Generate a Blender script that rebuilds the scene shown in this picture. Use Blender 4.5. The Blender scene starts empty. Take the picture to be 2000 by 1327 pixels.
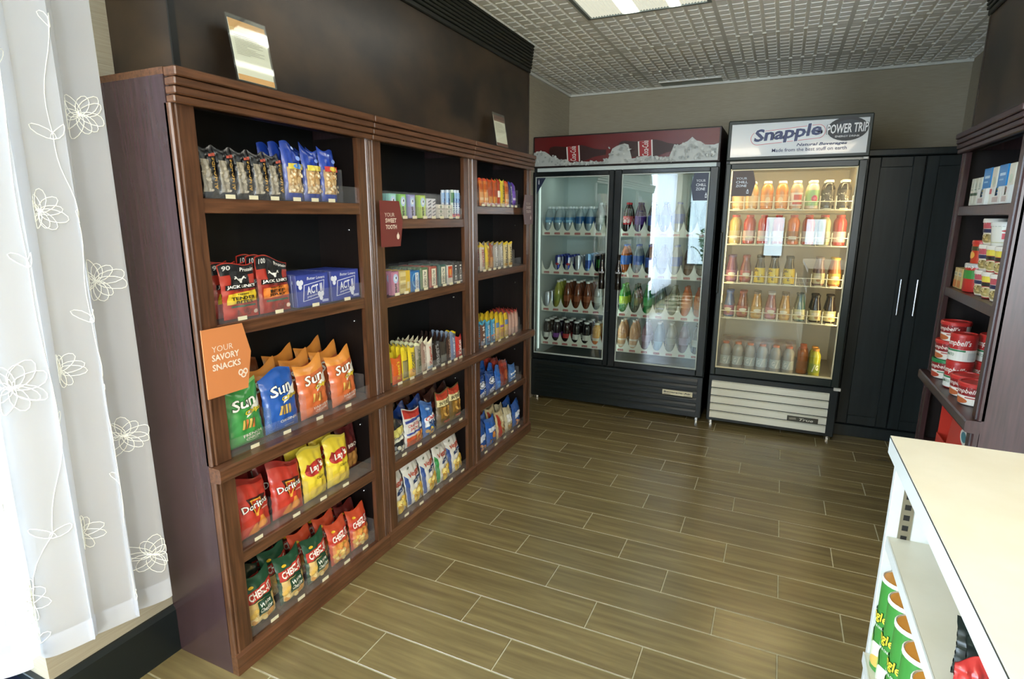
import bpy, bmesh, math, random
from mathutils import Matrix, Vector, Euler
R = random.Random(7)
pi = math.pi
S = bpy.context.scene
COL = S.collection

# ------------------------------------------------------------------ camera
cam_d = bpy.data.cameras.new('camera')
cam_d.sensor_fit = 'HORIZONTAL'; cam_d.sensor_width = 36.0; cam_d.lens = 1107.2 * 36 / 2000
cam_d.clip_start = 0.02
cam = bpy.data.objects.new('camera', cam_d); COL.objects.link(cam)
_a, _b, _r = math.radians(25.035), math.radians(12.186), math.radians(0.173)
_fw = Vector((-math.sin(_a) * math.cos(_b), math.cos(_a) * math.cos(_b), -math.sin(_b)))
_rt = Vector((math.cos(_a), math.sin(_a), 0)); _up = _rt.cross(_fw)
_rt2 = _rt * math.cos(_r) + _up * math.sin(_r); _up2 = _up * math.cos(_r) - _rt * math.sin(_r)
_m = Matrix((_rt2, _up2, -_fw)).transposed().to_4x4(); _m.translation = (0, 0, 1.41)
cam.matrix_world = _m
S.camera = cam

# ------------------------------------------------------------------ world, light, exposure
S.view_settings.view_transform = 'Standard'; S.view_settings.look = 'None'
S.view_settings.gamma = 1.0; S.view_settings.use_curve_mapping = False
S.view_settings.exposure = 0.64
try:
    S.cycles.use_denoising = True
    S.cycles.max_bounces = 10; S.cycles.transparent_max_bounces = 24
    S.cycles.sample_clamp_indirect = 6.0
    S.cycles.caustics_reflective = False; S.cycles.caustics_refractive = False
except Exception:
    pass
W = bpy.data.worlds.new('sky'); S.world = W; W.use_nodes = True
bg = W.node_tree.nodes['Background']
bg.inputs[0].default_value = (0.78, 0.9, 1.0, 1); bg.inputs[1].default_value = 5.0

def area_light(name, loc, rot, sx, sy, power, col):
    d = bpy.data.lights.new(name, 'AREA'); d.shape = 'RECTANGLE'; d.size = sx; d.size_y = sy
    d.energy = power; d.color = col
    o = bpy.data.objects.new(name, d); COL.objects.link(o); o.location = loc; o.rotation_euler = rot
    return o
# daylight entering through the tall side windows; added fill lamp at the unseen front window
area_light('window_daylight', (-1.86, -1.15, 1.25), (0, -pi / 2, 0), 2.0, 3.4, 190, (0.74, 0.87, 1.0))
area_light('front_fill_light', (2.35, -3.45, 1.35), (pi / 2, 0, 0), 1.7, 1.7, 125, (0.86, 0.93, 1.0))

# ------------------------------------------------------------------ materials
def lin(c):
    c /= 255.0
    return c / 12.92 if c <= 0.04045 else ((c + 0.055) / 1.055) ** 2.4
def hx(h):
    h = h.lstrip('#')
    return tuple(lin(int(h[i:i + 2], 16)) for i in (0, 2, 4)) + (1.0,)
_mc = {}
def mt(h, rough=0.45, metal=0.0, coat=0.0, spec=0.5):
    k = (h, rough, metal, coat, spec)
    if k in _mc: return _mc[k]
    m = bpy.data.materials.new('paint_' + h.strip('#')); m.use_nodes = True
    b = m.node_tree.nodes['Principled BSDF']
    b.inputs['Base Color'].default_value = hx(h); b.inputs['Roughness'].default_value = rough
    b.inputs['Metallic'].default_value = metal; b.inputs['Coat Weight'].default_value = coat
    b.inputs['Specular IOR Level'].default_value = spec
    _mc[k] = m; return m
def foil(h): return mt(h, 0.32, 0.0, 0.25)
def ink(h): return mt(h, 0.4)
def emit(name, h, s):
    m = bpy.data.materials.new(name); m.use_nodes = True
    b = m.node_tree.nodes['Principled BSDF']
    b.inputs['Base Color'].default_value = hx(h); b.inputs['Emission Color'].default_value = hx(h)
    b.inputs['Emission Strength'].default_value = s
    return m
def clear(name, tint, refl=0.12, rough=0.02, dens=0.0, edge=0.55):
    """thin clear plastic or glass: see-through with a fresnel gloss"""
    m = bpy.data.materials.new(name); m.use_nodes = True
    n = m.node_tree; n.nodes.clear(); L = n.links.new
    out = n.nodes.new('ShaderNodeOutputMaterial'); mix = n.nodes.new('ShaderNodeMixShader')
    tr = n.nodes.new('ShaderNodeBsdfTransparent'); gl = n.nodes.new('ShaderNodeBsdfGlossy')
    tr.inputs[0].default_value = hx(tint); gl.inputs['Roughness'].default_value = rough
    fr = n.nodes.new('ShaderNodeLayerWeight'); fr.inputs[0].default_value = 0.25
    mul = n.nodes.new('ShaderNodeMath'); mul.operation = 'MULTIPLY_ADD'
    mul.inputs[1].default_value = edge; mul.inputs[2].default_value = refl; mul.use_clamp = True
    L(fr.outputs['Fresnel'], mul.inputs[0]); L(mul.outputs[0], mix.inputs[0])
    src = tr.outputs[0]
    if dens > 0:
        df = n.nodes.new('ShaderNodeBsdfDiffuse'); df.inputs[0].default_value = hx(tint)
        m2 = n.nodes.new('ShaderNodeMixShader'); m2.inputs[0].default_value = dens
        L(tr.outputs[0], m2.inputs[1]); L(df.outputs[0], m2.inputs[2]); src = m2.outputs[0]
    L(src, mix.inputs[1]); L(gl.outputs[0], mix.inputs[2]); L(mix.outputs[0], out.inputs[0])
    return m
def noisy(name, c1, c2, scale=(1, 1, 1), ns=6.0, rough=0.4, detail=5, lo=0.3, hi=0.7, bump=0.0, bscale=None,
          rand=0.0, coat=0.0, c3=None, spec=0.5):
    m = bpy.data.materials.new(name); m.use_nodes = True; n = m.node_tree; L = n.links.new
    b = n.nodes['Principled BSDF']; b.inputs['Roughness'].default_value = rough; b.inputs['Coat Weight'].default_value = coat; b.inputs['Coat Roughness'].default_value = 0.24
    b.inputs['Specular IOR Level'].default_value = spec
    tc = n.nodes.new('ShaderNodeTexCoord'); mp = n.nodes.new('ShaderNodeMapping')
    mp.inputs['Scale'].default_value = scale
    L(tc.outputs['Object'], mp.inputs[0])
    nz = n.nodes.new('ShaderNodeTexNoise'); nz.inputs['Scale'].default_value = ns; nz.inputs['Detail'].default_value = detail
    if rand > 0:
        oi = n.nodes.new('ShaderNodeObjectInfo'); ad = n.nodes.new('ShaderNodeVectorMath'); ad.operation = 'ADD'
        ml = n.nodes.new('ShaderNodeVectorMath'); ml.operation = 'SCALE'; ml.inputs['Scale'].default_value = 40.0
        cv = n.nodes.new('ShaderNodeCombineXYZ')
        for i in range(3): L(oi.outputs['Random'], cv.inputs[i])
        L(cv.outputs[0], ml.inputs[0]); L(mp.outputs[0], ad.inputs[0]); L(ml.outputs[0], ad.inputs[1]); L(ad.outputs[0], nz.inputs['Vector'])
    else:
        L(mp.outputs[0], nz.inputs['Vector'])
    cr = n.nodes.new('ShaderNodeValToRGB'); e = cr.color_ramp.elements
    e[0].position = lo; e[0].color = hx(c1); e[1].position = hi; e[1].color = hx(c2)
    if c3:
        k = cr.color_ramp.elements.new((lo + hi) / 2); k.color = hx(c3)
    L(nz.outputs['Fac'], cr.inputs[0]); src = cr.outputs[0]
    if rand > 0:
        hs = n.nodes.new('ShaderNodeHueSaturation'); mr = n.nodes.new('ShaderNodeMapRange')
        mr.inputs['To Min'].default_value = 1 - rand; mr.inputs['To Max'].default_value = 1 + rand
        L(oi.outputs['Random'], mr.inputs[0]); L(mr.outputs[0], hs.inputs['Value']); L(src, hs.inputs['Color']); src = hs.outputs[0]
    L(src, b.inputs['Base Color'])
    if bump > 0:
        bp = n.nodes.new('ShaderNodeBump'); bp.inputs['Strength'].default_value = bump; bp.inputs['Distance'].default_value = 0.002
        L(nz.outputs['Fac'], bp.inputs['Height']); L(bp.outputs[0], b.inputs['Normal'])
    return m
WOODV = noisy('bookcase_wood_upright', '#40281a', '#6a462f', (30, 30, 2.2), 3.0, 0.3, 6, 0.3, 0.72, coat=0.15)
WOODH = noisy('bookcase_wood_level', '#432a1b', '#704a32', (2.2, 30, 30), 3.0, 0.3, 6, 0.3, 0.72, coat=0.15)
WOODS = noisy('side_wood_reflection_tint', '#3a2b2d', '#463438', (26, 26, 1.6), 3.0, 0.22, 5, 0.3, 0.75, coat=0.3)  # purplish tint puts reflections into the side panel colour
WOODR = noisy('dark_bookcase_wood', '#2c1c1a', '#41292a', (30, 30, 2.0), 3.0, 0.34, 6, 0.3, 0.72)
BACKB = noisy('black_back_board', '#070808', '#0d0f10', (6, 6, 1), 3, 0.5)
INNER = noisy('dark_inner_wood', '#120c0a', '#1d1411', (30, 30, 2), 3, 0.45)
SOFF = noisy('dark_panel_reflections', '#17110d', '#40301f', (1.2, 1.2, 1.6), 3.2, 0.4, 7, 0.35, 0.75, coat=0.08)  # brown mottling paints glossy reflections into the dark panel
ESPR = noisy('espresso_cabinet', '#131b1c', '#1e2628', (14, 14, 1.2), 3, 0.36, 5)
WALLP = noisy('woven_beige_wallpaper', '#9a907b', '#b1a893', (3, 3, 150), 4.0, 0.75, 4, 0.25, 0.75, bump=0.25)
BLACKM = mt('#131c1f', 0.35)
BLACKG = mt('#10181b', 0.22)
GROUT = noisy('tile_grout', '#9d9678', '#b3ac8c', (1, 1, 1), 40, 0.8)
TILE = noisy('wood_look_tile', '#66593a', '#8d7e54', (1.2, 15, 1), 2.6, 0.26, 5, 0.25, 0.8, bump=0.03, rand=0.10, c3='#786a46', coat=0.35, spec=0.7)
CEIL = noisy('white_ceiling_tile', '#eeefe8', '#f6f7f1', (1, 1, 1), 60, 0.6)
TBAR = mt('#dcdcd2', 0.5)
WHITEP = mt('#d9dcd6', 0.4)
CREAM = noisy('cream_laminate', '#d6cfb8', '#ddd7c3', (1, 1, 1), 9, 0.4)
LINER = mt('#cdd8d4', 0.45)
CHROME = mt('#c4c7c9', 0.22, 1.0)
ACRYL = clear('clear_acrylic', '#ffffff', 0.02, 0.04, 0.03, 0.10)
HOLD = clear('sign_holder_acrylic', '#fdfffe', 0.012, 0.04, 0.01, 0.15)
GLASS = clear('cooler_glass', '#f4f8f7', 0.085, 0.005, 0.0, 0.5)
PANE = clear('window_glass', '#eef6f8', 0.05, 0.0)
SHRINK = clear('shrink_wrap', '#ecd9d0', 0.06, 0.2, 0.22, 0.3)

# ------------------------------------------------------------------ mesh builder
class MB:
    def __init__(s): s.v = []; s.f = []; s.m = []; s.ms = []; s.mi = {}
    def mid(s, m):
        if m.name not in s.mi: s.mi[m.name] = len(s.ms); s.ms.append(m)
        return s.mi[m.name]
    def add(s, vs, fs, m):
        o = len(s.v); i = s.mid(m); s.v += [tuple(p) for p in vs]
        for f in fs: s.f.append(tuple(q + o for q in f)); s.m.append(i)
        return s
    def box(s, x0, y0, z0, x1, y1, z1, m, bev=0.0):
        x0, x1 = min(x0, x1), max(x0, x1); y0, y1 = min(y0, y1), max(y0, y1); z0, z1 = min(z0, z1), max(z0, z1)
        if bev <= 0:
            vs = [(x, y, z) for x in (x0, x1) for y in (y0, y1) for z in (z0, z1)]
            return s.add(vs, [(0, 1, 3, 2), (4, 6, 7, 5), (0, 4, 5, 1), (2, 3, 7, 6), (0, 2, 6, 4), (1, 5, 7, 3)], m)
        b = min(bev, (x1 - x0) / 2.01, (y1 - y0) / 2.01, (z1 - z0) / 2.01)
        bm = bmesh.new(); bmesh.ops.create_cube(bm, size=1.0)
        for q in bm.verts: q.co = ((x0 + x1) / 2 + q.co.x * (x1 - x0), (y0 + y1) / 2 + q.co.y * (y1 - y0), (z0 + z1) / 2 + q.co.z * (z1 - z0))
        bmesh.ops.bevel(bm, geom=bm.edges[:], offset=b, segments=1, affect='EDGES')
        return s.bm(bm, m)
    def bm(s, bm, m):
        bm.verts.index_update()
        s.add([q.co[:] for q in bm.verts], [[q.index for q in f.verts] for f in bm.faces], m); bm.free(); return s
    def lathe(s, prof, m, n=16, cap0=True, cap1=True, c=(0, 0, 0)):
        vs = []; fs = []
        for r, z in prof:
            for k in range(n):
                a = 2 * pi * k / n; vs.append((c[0] + r * math.cos(a), c[1] + r * math.sin(a), c[2] + z))
        for j in range(len(prof) - 1):
            for k in range(n):
                fs.append((j * n + k, j * n + (k + 1) % n, (j + 1) * n + (k + 1) % n, (j + 1) * n + k))
        if cap0: fs.append(tuple(range(n))[::-1])
        if cap1: fs.append(tuple((len(prof) - 1) * n + k for k in range(n)))
        return s.add(vs, fs, m)
    def tube(s, pts, r, m, n=6, closed=False):
        pts = [Vector(p) for p in pts]; N = len(pts); vs = []; fs = []
        for i, p in enumerate(pts):
            a = pts[(i - 1) % N] if (closed or i > 0) else p; b = pts[(i + 1) % N] if (closed or i < N - 1) else p
            t = (b - a).normalized() if (b - a).length > 1e-9 else Vector((0, 0, 1))
            u = t.cross(Vector((0, 0, 1)) if abs(t.z) < 0.9 else Vector((1, 0, 0))).normalized(); w = t.cross(u)
            for k in range(n):
                q = 2 * pi * k / n; vs.append(p + (u * math.cos(q) + w * math.sin(q)) * r)
        for i in range(N if closed else N - 1):
            for k in range(n):
                fs.append((i * n + k, i * n + (k + 1) % n, ((i + 1) % N) * n + (k + 1) % n, ((i + 1) % N) * n + k))
        if not closed: fs += [tuple(range(n))[::-1], tuple((N - 1) * n + k for k in range(n))]
        return s.add(vs, fs, m)
    def prism(s, poly, d0, d1, m, ax='y'):
        """polygon extruded along an axis; poly = (u, v) pairs -> ax y: (u, d, v); ax x: (d, u, v); ax z: (u, v, d)"""
        f = {'y': lambda u, v, d: (u, d, v), 'x': lambda u, v, d: (d, u, v), 'z': lambda u, v, d: (u, v, d)}[ax]
        n = len(poly); vs = [f(u, v, d0) for u, v in poly] + [f(u, v, d1) for u, v in poly]
        fs = [tuple(range(n)), tuple(range(2 * n - 1, n - 1, -1))] + [(i, i + n, (i + 1) % n + n, (i + 1) % n) for i in range(n)]
        return s.add(vs, fs, m)
    def build(s, name, parent=None, smooth=False, loc=None, rot=None):
        me = bpy.data.meshes.new(name); me.from_pydata(s.v, [], s.f)
        for m in s.ms: me.materials.append(m)
        me.polygons.foreach_set('material_index', s.m)
        if smooth:
            me.polygons.foreach_set('use_smooth', [True] * len(s.f))
        bm = bmesh.new(); bm.from_mesh(me); bmesh.ops.recalc_face_normals(bm, faces=bm.faces[:]); bm.to_mesh(me); bm.free()
        if smooth:
            me.set_sharp_from_angle(angle=math.radians(38))
        return link(name, me, parent, loc, rot)
def link(name, data, parent=None, loc=None, rot=None):
    o = bpy.data.objects.new(name, data); COL.objects.link(o)
    if parent is not None: o.parent = parent
    if loc is not None: o.location = loc
    if rot is not None: o.rotation_euler = rot
    return o
def thing(name, label, cat, loc=(0, 0, 0), rot=(0, 0, 0), group=None):
    o = link(name, None, None, loc, rot); tag(o, label, cat, group); return o
def tag(o, label, cat, group=None):
    o['label'] = label; o['category'] = cat
    if group: o['group'] = group
    return o
def struct(o): o['kind'] = 'structure'; return o
def sbox(name, a, m, parent=None, bev=0.0):
    o = MB().box(*a, m, bev).build(name, parent)
    if parent is None: struct(o)
    return o

# ------------------------------------------------------------------ flat print on surfaces
_tc = {}
def text_geo(body, bold=0.0, shear=0.0):
    k = (body, bold, shear)
    if k not in _tc:
        cu = bpy.data.curves.new('lettering', 'FONT'); cu.body = body; cu.resolution_u = 2; cu.offset = bold; cu.shear = shear
        cu.align_x = 'CENTER'
        ob = bpy.data.objects.new('lettering', cu); me = bpy.data.meshes.new_from_object(ob)
        vs = [(q.co.x, q.co.y) for q in me.vertices]; fs = [tuple(p.vertices) for p in me.polygons]
        bpy.data.objects.remove(ob); bpy.data.meshes.remove(me); bpy.data.curves.remove(cu)
        if vs:
            x0 = min(p[0] for p in vs); x1 = max(p[0] for p in vs); y0 = min(p[1] for p in vs); y1 = max(p[1] for p in vs)
            vs = [(p[0] - (x0 + x1) / 2, p[1] - (y0 + y1) / 2) for p in vs]; _tc[k] = (vs, fs, x1 - x0, y1 - y0)
        else: _tc[k] = ([], [], 1, 1)
    return _tc[k]
class Art:
    """print laid on a surface map(u, v, offset): u across, v up, in metres"""
    def __init__(s, fn, w, h, fine=None): s.fn = fn; s.w = w; s.h = h; s.mb = MB(); s.o = 0.0006; s.fine = fine
    def _up(s): s.o += 0.00034; return s.o
    def grid(s, fu, nu, nv, m):
        o = s._up(); vs = []; fs = []
        if s.fine:
            c = [fu(0, 0), fu(1, 0), fu(1, 1), fu(0, 1)]; du = max(p[0] for p in c) - min(p[0] for p in c); dv = max(p[1] for p in c) - min(p[1] for p in c)
            nu = max(nu, math.ceil(du * s.fine[0] * 1.3)); nv = max(nv, math.ceil(dv * s.fine[1] * 1.3))
        for j in range(nv + 1):
            for i in range(nu + 1):
                u, v = fu(i / nu, j / nv); vs.append(s.fn(u * s.w, v * s.h, o))
        for j in range(nv):
            for i in range(nu):
                a = j * (nu + 1) + i; fs.append((a, a + 1, a + nu + 2, a + nu + 1))
        s.mb.add(vs, fs, m); return s
    def rect(s, u0, v0, u1, v1, m, nu=6, nv=6): return s.grid(lambda a, b: (u0 + (u1 - u0) * a, v0 + (v1 - v0) * b), nu, nv, m)
    def quad(s, p, m, nu=5, nv=5):   # p: bl, br, tr, tl
        def f(a, b):
            x = [p[0][i] * (1 - a) * (1 - b) + p[1][i] * a * (1 - b) + p[2][i] * a * b + p[3][i] * (1 - a) * b for i in (0, 1)]
            return x
        return s.grid(f, nu, nv, m)
    def ell(s, u, v, ru, rv, m, n=18, rot=0.0):
        o = s._up(); c, sn = math.cos(rot), math.sin(rot); vs = [s.fn(u * s.w, v * s.h, o)]; fs = []
        for ring in (0.34, 0.67, 1.0):
            for k in range(n):
                a = 2 * pi * k / n; x = ru * s.w * math.cos(a) * ring; y = rv * s.h * math.sin(a) * ring
                vs.append(s.fn(u * s.w + x * c - y * sn, v * s.h + x * sn + y * c, o))
        for k in range(n):
            k2 = (k + 1) % n; fs.append((0, 1 + k, 1 + k2)); fs.append((1 + k, 1 + n + k, 1 + n + k2, 1 + k2)); fs.append((1 + n + k, 1 + 2 * n + k, 1 + 2 * n + k2, 1 + n + k2))
        s.mb.add(vs, fs, m); return s
    def text(s, body, u, v, tw, th, m, bold=0.0, shear=0.0, rot=0.0, up=True):
        """fits the words into tw x th (fractions of width and height; for rot = 90 degrees tw runs up)"""
        vs, fs, W0, H0 = text_geo(body, bold, shear); o = (s._up() if up else s.o) + (0.0009 if s.fine else 0.0004)
        vert = abs(math.sin(rot)) > 0.7
        sx = (tw * (s.h if vert else s.w)) / W0; sy = (th * (s.w if vert else s.h)) / H0
        c, sn = math.cos(rot), math.sin(rot)
        s.mb.add([s.fn(u * s.w + x * sx * c - y * sy * sn, v * s.h + x * sx * sn + y * sy * c, o) for x, y in vs], fs, m); return s
    def out(s, body, u, v, tw, th, m, mo, bold=0.015, shear=0.0, rot=0.0, grow=0.035):
        """lettering with an outline behind it"""
        s.text(body, u, v, tw * 1.03, th * 1.06, mo, bold + grow, shear, rot); s.o += 0.0003
        return s.text(body, u, v, tw, th, m, bold, shear, rot)
    def speckle(s, n, u0, v0, u1, v1, ru, rv, mats, seed=1):
        r = random.Random(seed)
        for _ in range(n):
            s.ell(r.uniform(u0, u1), r.uniform(v0, v1), ru * r.uniform(.7, 1.2), rv * r.uniform(.7, 1.2), r.choice(mats), 8, r.uniform(0, 3)); s.o -= 0.00018
        s.o += 0.0003; return s
    def build(s, name, parent): return s.mb.build(name, parent)
def flat(y0=0.0): return lambda u, v, o: (u, y0 - o, v)
def cyl(rf): 
    def f(u, v, o):
        r = (rf(v) if callable(rf) else rf); a = u / r; return ((r + o) * math.sin(a), -(r + o) * math.cos(a), v)
    return f
# ------------------------------------------------------------------ room shell
XL, YB, ZC = -1.70, 4.76, 2.405
floor = sbox('floor', (-1.98, -3.75, -0.12, 3.5, 5.0, -0.0016), GROUT)
_tl, _tw = 0.615, 0.1558
_t = MB().box(0.002, 0.0022, -0.006, _tl - 0.002, _tw - 0.0022, 0.0, TILE, 0.0012)
_tile0 = None
for k in range(-14, 21):
    y = 1.521 + _tw * k
    off = (0.0, -0.206, -0.414)[k % 3] - 0.295
    for j in range(-3, 4):
        x = off + _tl * j
        if x > 1.35 or x + _tl < -1.72: continue
        if _tile0 is None:
            o = _t.build('tile', floor, False, (x, y, 0)); _tile0 = o.data
        else:
            link('tile', _tile0, floor, (x, y, 0))
far = MB()
for k in range(-34, 21):
    y = 1.521 + _tw * k
    if y > 2.4: continue
    off = (0.0, -0.206, -0.414)[k % 3] - 0.295
    for j in range(-3, 8):
        x = off + _tl * j
        if k >= -14 and x <= 1.35: continue
        if x + _tl > 3.45 or x < -1.75: continue
        far.box(x + .002, y + .0022, -.006, x + _tl - .002, y + _tw - .0022, 0, TILE)
fo = far.build('tile_field', floor); fo['kind'] = 'stuff'

ceiling = sbox('ceiling', (-2.1, -3.75, ZC + 0.012, 3.5, 5.0, ZC + 0.12), CEIL)
def tile_mesh(nx, ny, p=0.61 / 9):
    b = MB(); e = 0.0075; f = 0.0028; d = 0.007
    b.box(0, 0, 0.0, nx * p, ny * p, 0.008, CEIL)
    for i in range(nx):
        for j in range(ny):
            x0, x1, y0, y1 = i * p + e, (i + 1) * p - e, j * p + f, (j + 1) * p - f; c = 0.0035
            vs = [(x0, y0, 0), (x1, y0, 0), (x1, y1, 0), (x0, y1, 0), (x0 + c, y0 + c, -d), (x1 - c, y0 + c, -d), (x1 - c, y1 - c, -d), (x0 + c, y1 - c, -d)]
            b.add(vs, [(7, 6, 5, 4), (0, 1, 5, 4), (1, 2, 6, 5), (2, 3, 7, 6), (3, 0, 4, 7)], CEIL)
    return b
_tm = {}
xs = [(-1.678, 1), (-1.61, 9), (-1.0, 9), (-0.39, 9), (0.22, 9), (0.83, 9), (1.44, 9), (2.05, 9), (2.66, 9)]
ys = [(0.61, 9), (1.22, 9), (1.83, 9), (2.44, 9), (3.05, 9), (3.66, 9), (4.27, 7)]
for x, nx in xs:
    for y, ny in ys:
        if x == -1.0 and y in (1.83, 2.44): continue
        if (x == -1.0 or x == 0.22 or x == 1.44) and y == 0.61: ny = 9
        if (nx, ny) not in _tm:
            o = tile_mesh(nx, ny).build('ceiling_tile', ceiling, False, (x, y, ZC)); _tm[(nx, ny)] = o.data
        else:
            link('ceiling_tile', _tm[(nx, ny)], ceiling, (x, y, ZC))
for x in (-1.61, -1.0, -0.39, 0.22, 0.83, 1.44, 2.05, 2.66):
    MB().box(x - 0.011, 0.61, ZC - 0.008, x + 0.011, YB, ZC + 0.004, TBAR, 0.001).build('grid_bar', ceiling)
for y in (1.22, 1.83, 2.44, 3.05, 3.66, 4.27):
    for x in (-1.61, -0.39, 0.22, 0.83) if y == 2.44 else (-1.61, -1.0, -0.39, 0.22, 0.83):
        MB().box(x + 0.011, y - 0.006, ZC - 0.0072, x + 0.599, y + 0.006, ZC + 0.004, TBAR).build('grid_bar', ceiling)
MB().box(-1.70, YB - 0.02, ZC - 0.022, 1.0, YB, ZC + .004, TBAR).build('wall_angle', ceiling)
MB().box(-1.70, 3.34, ZC - 0.022, -1.682, YB, ZC + .004, TBAR).build('wall_angle', ceiling)
pp = MB().box(-0.935, 4.585, ZC - 0.0075, -0.495, 4.735, ZC - .0005, mt('#9aa39a', .5)).build('patch_panel', ceiling)
MB().box(-0.935, 4.57, ZC - 0.014, -0.495, 4.588, ZC - .002, mt('#e8e9e2', .4)).build('white_trim_strip', ceiling)

# walls
struct(MB().box(XL - 0.25, 0.66, 0, XL, 5.0, ZC + .01, WALLP).build('wall_left'))
struct(MB().box(XL, YB, 0, 1.2, 5.0, ZC + .01, WALLP).build('wall_back'))
struct(MB().box(1.0, 2.1, 0, 1.2, YB, ZC + .01, WALLP).build('wall_right'))
struct(MB().box(1.2, 2.1, 0, 3.5, 2.3, ZC + .01, WALLP).build('wall_return'))
struct(MB().box(3.4, -3.6, 0, 3.5, 2.1, ZC + .01, WALLP).build('wall_lobby'))
FW = ((-1.66, -1.10, .5, 2.2), (-.30, .06, .70, 1.45), (.36, .72, .92, 1.42), (1.45, 3.25, .5, 2.2))   # unseen glazed openings, small ones added for bright door reflections: x0, x1, z0, z1
wf = MB(); xp = -1.95
for x0, x1, z0, z1 in FW:
    wf.box(xp, -3.7, 0, x0, -3.5, ZC + .01, WALLP); wf.box(x0, -3.7, 0, x1, -3.5, z0, WALLP); wf.box(x0, -3.7, z1, x1, -3.5, ZC + .01, WALLP); xp = x1
wf.box(xp, -3.7, 0, 3.5, -3.5, ZC + .01, WALLP)
struct(wf.build('wall_front'))
for n_, (x0, x1, z0, z1) in enumerate(FW):
    w2 = struct(MB().box(x0, -3.62, z0, x1, -3.56, z0 + .03, BLACKM).build('window_%d' % (n_ + 2)))
    for x in (x0, x1 - .03) + (((x0 + x1) / 2,) if x1 - x0 > 1 else ()): MB().box(x, -3.62, z0 + .03, x + .03, -3.56, z1 - .03, BLACKM).build('window_frame', w2)
    MB().box(x0, -3.62, z1 - .03, x1, -3.56, z1, BLACKM).build('window_frame', w2)
    MB().box(x0 + .03, -3.596, z0 + .03, x1 - .03, -3.59, z1 - .03, PANE).build('pane', w2)
wl = MB(); wl.box(XL - .25, -3.5, 0, XL, -2.9, ZC + .01, WALLP); wl.box(XL - .25, -2.9, 2.3, XL, .66, ZC + .01, WALLP)
struct(wl.build('wall_window'))
w1 = struct(MB().box(-1.95, -2.9, 0, -1.80, .66, .14, mt('#151a2c', .35), .004).build('window_1'))
for y in (-2.9, -1.72, -.54, .60): MB().box(-1.94, y, .14, -1.88, y + .06, 2.3, mt('#23262b', .4)).build('window_frame', w1)
for y in (-2.84, -1.66, -.48): MB().box(-1.915, y, .14, -1.909, y + 1.1, 2.3, PANE).build('pane', w1)
bb = MB(); bb.prism([(XL, 0), (XL + .016, 0), (XL + .016, .15), (XL + .008, .165), (XL, .165)], .66, 1.012, mt('#11191b', .3), 'y')
o = struct(bb.build('baseboard_left'))
struct(MB().box(XL - .2, .644, 0, XL + .016, .66, .165, mt('#11191b', .3), .002).build('baseboard_jamb'))
# ground outside, seen only through the glass
struct(MB().box(-9, -12, -.3, -2.1, 6, -.14, mt('#8f948c', .9)).build('outdoor_ground'))

# dark upper panels over the bookcases, up to the ceiling, with a reeded crown
def upper(name, x0, x1, y0, y1, face, ledge):
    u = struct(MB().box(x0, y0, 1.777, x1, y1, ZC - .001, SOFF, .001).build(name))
    s = 1 if face > (x0 + x1) / 2 else -1
    for i in range(8):
        z = 2.272 + i * .0164
        MB().box(face - s * .01, y0 - .01, z, face + s * (.016 + .0022 * i), y1 + .012, z + .0140, mt('#161a12', .4), .003).build('crown_reed', u)
    MB().box(face - s * .01, y0 - .006, 2.248, face + s * .010, y1 + .008, 2.272, mt('#0c100c', .4), .004).build('crown_base', u)
    MB().box(face - s * .002, y0 - .002, 1.777, face + s * .004, y0 + .016, 2.25, mt('#0e1010', .3)).build('edge_strip', u)
    MB().box(face - s * .002, y1 - .012, 1.777, face + s * .004, y1 + .002, 2.25, mt('#2c2116', .35)).build('edge_strip', u)
    return u
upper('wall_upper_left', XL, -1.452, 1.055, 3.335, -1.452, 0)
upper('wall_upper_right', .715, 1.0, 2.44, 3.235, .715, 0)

# ------------------------------------------------------------------ ceiling light fixtures
LENSD = emit('troffer_lens_dim', '#d3d3c4', 0.5); LENSB = emit('troffer_lens_glow_streak', '#fffaf0', 7.0)  # lens glow is painted: brighter ribs stand in for the tubes behind
LENSX = emit('troffer_lens_bright', '#fff1da', 13.0)
def troffer(x, y, label, bright):
    t = thing('ceiling_light', label, 'ceiling light', (x, y, ZC), (0, 0, 0), 'recessed fluorescent ceiling lights')
    f = MB(); fm = mt('#7e8783', .4, .3)
    f.box(.004, .004, -.010, .022, 1.216, .004, fm); f.box(.588, .004, -.010, .606, 1.216, .004, fm)
    f.box(.022, .004, -.010, .588, .02, .004, fm); f.box(.022, 1.2, -.010, .588, 1.216, .004, fm)
    f.build('frame', t)
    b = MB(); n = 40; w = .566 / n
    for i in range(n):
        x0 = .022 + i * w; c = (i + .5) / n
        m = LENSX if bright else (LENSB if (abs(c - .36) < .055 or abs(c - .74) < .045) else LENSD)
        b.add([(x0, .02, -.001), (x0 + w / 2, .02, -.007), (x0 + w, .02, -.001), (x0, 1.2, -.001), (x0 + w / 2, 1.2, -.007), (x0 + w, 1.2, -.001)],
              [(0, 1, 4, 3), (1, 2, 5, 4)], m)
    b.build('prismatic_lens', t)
    return t
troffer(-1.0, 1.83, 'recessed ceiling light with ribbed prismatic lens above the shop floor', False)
for x, y, l_ in ((-1.0, -2.44, 'near the side window, behind the viewer'), (.22, -2.44, 'in the middle of the lobby'), (2.05, -.61, 'over the lobby beyond the counter'), (2.05, -3.05, 'before the front window')):  # unseen fixtures added to light the room from behind the camera
    troffer(x, y, 'added unseen ceiling light ' + l_, True)

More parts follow.
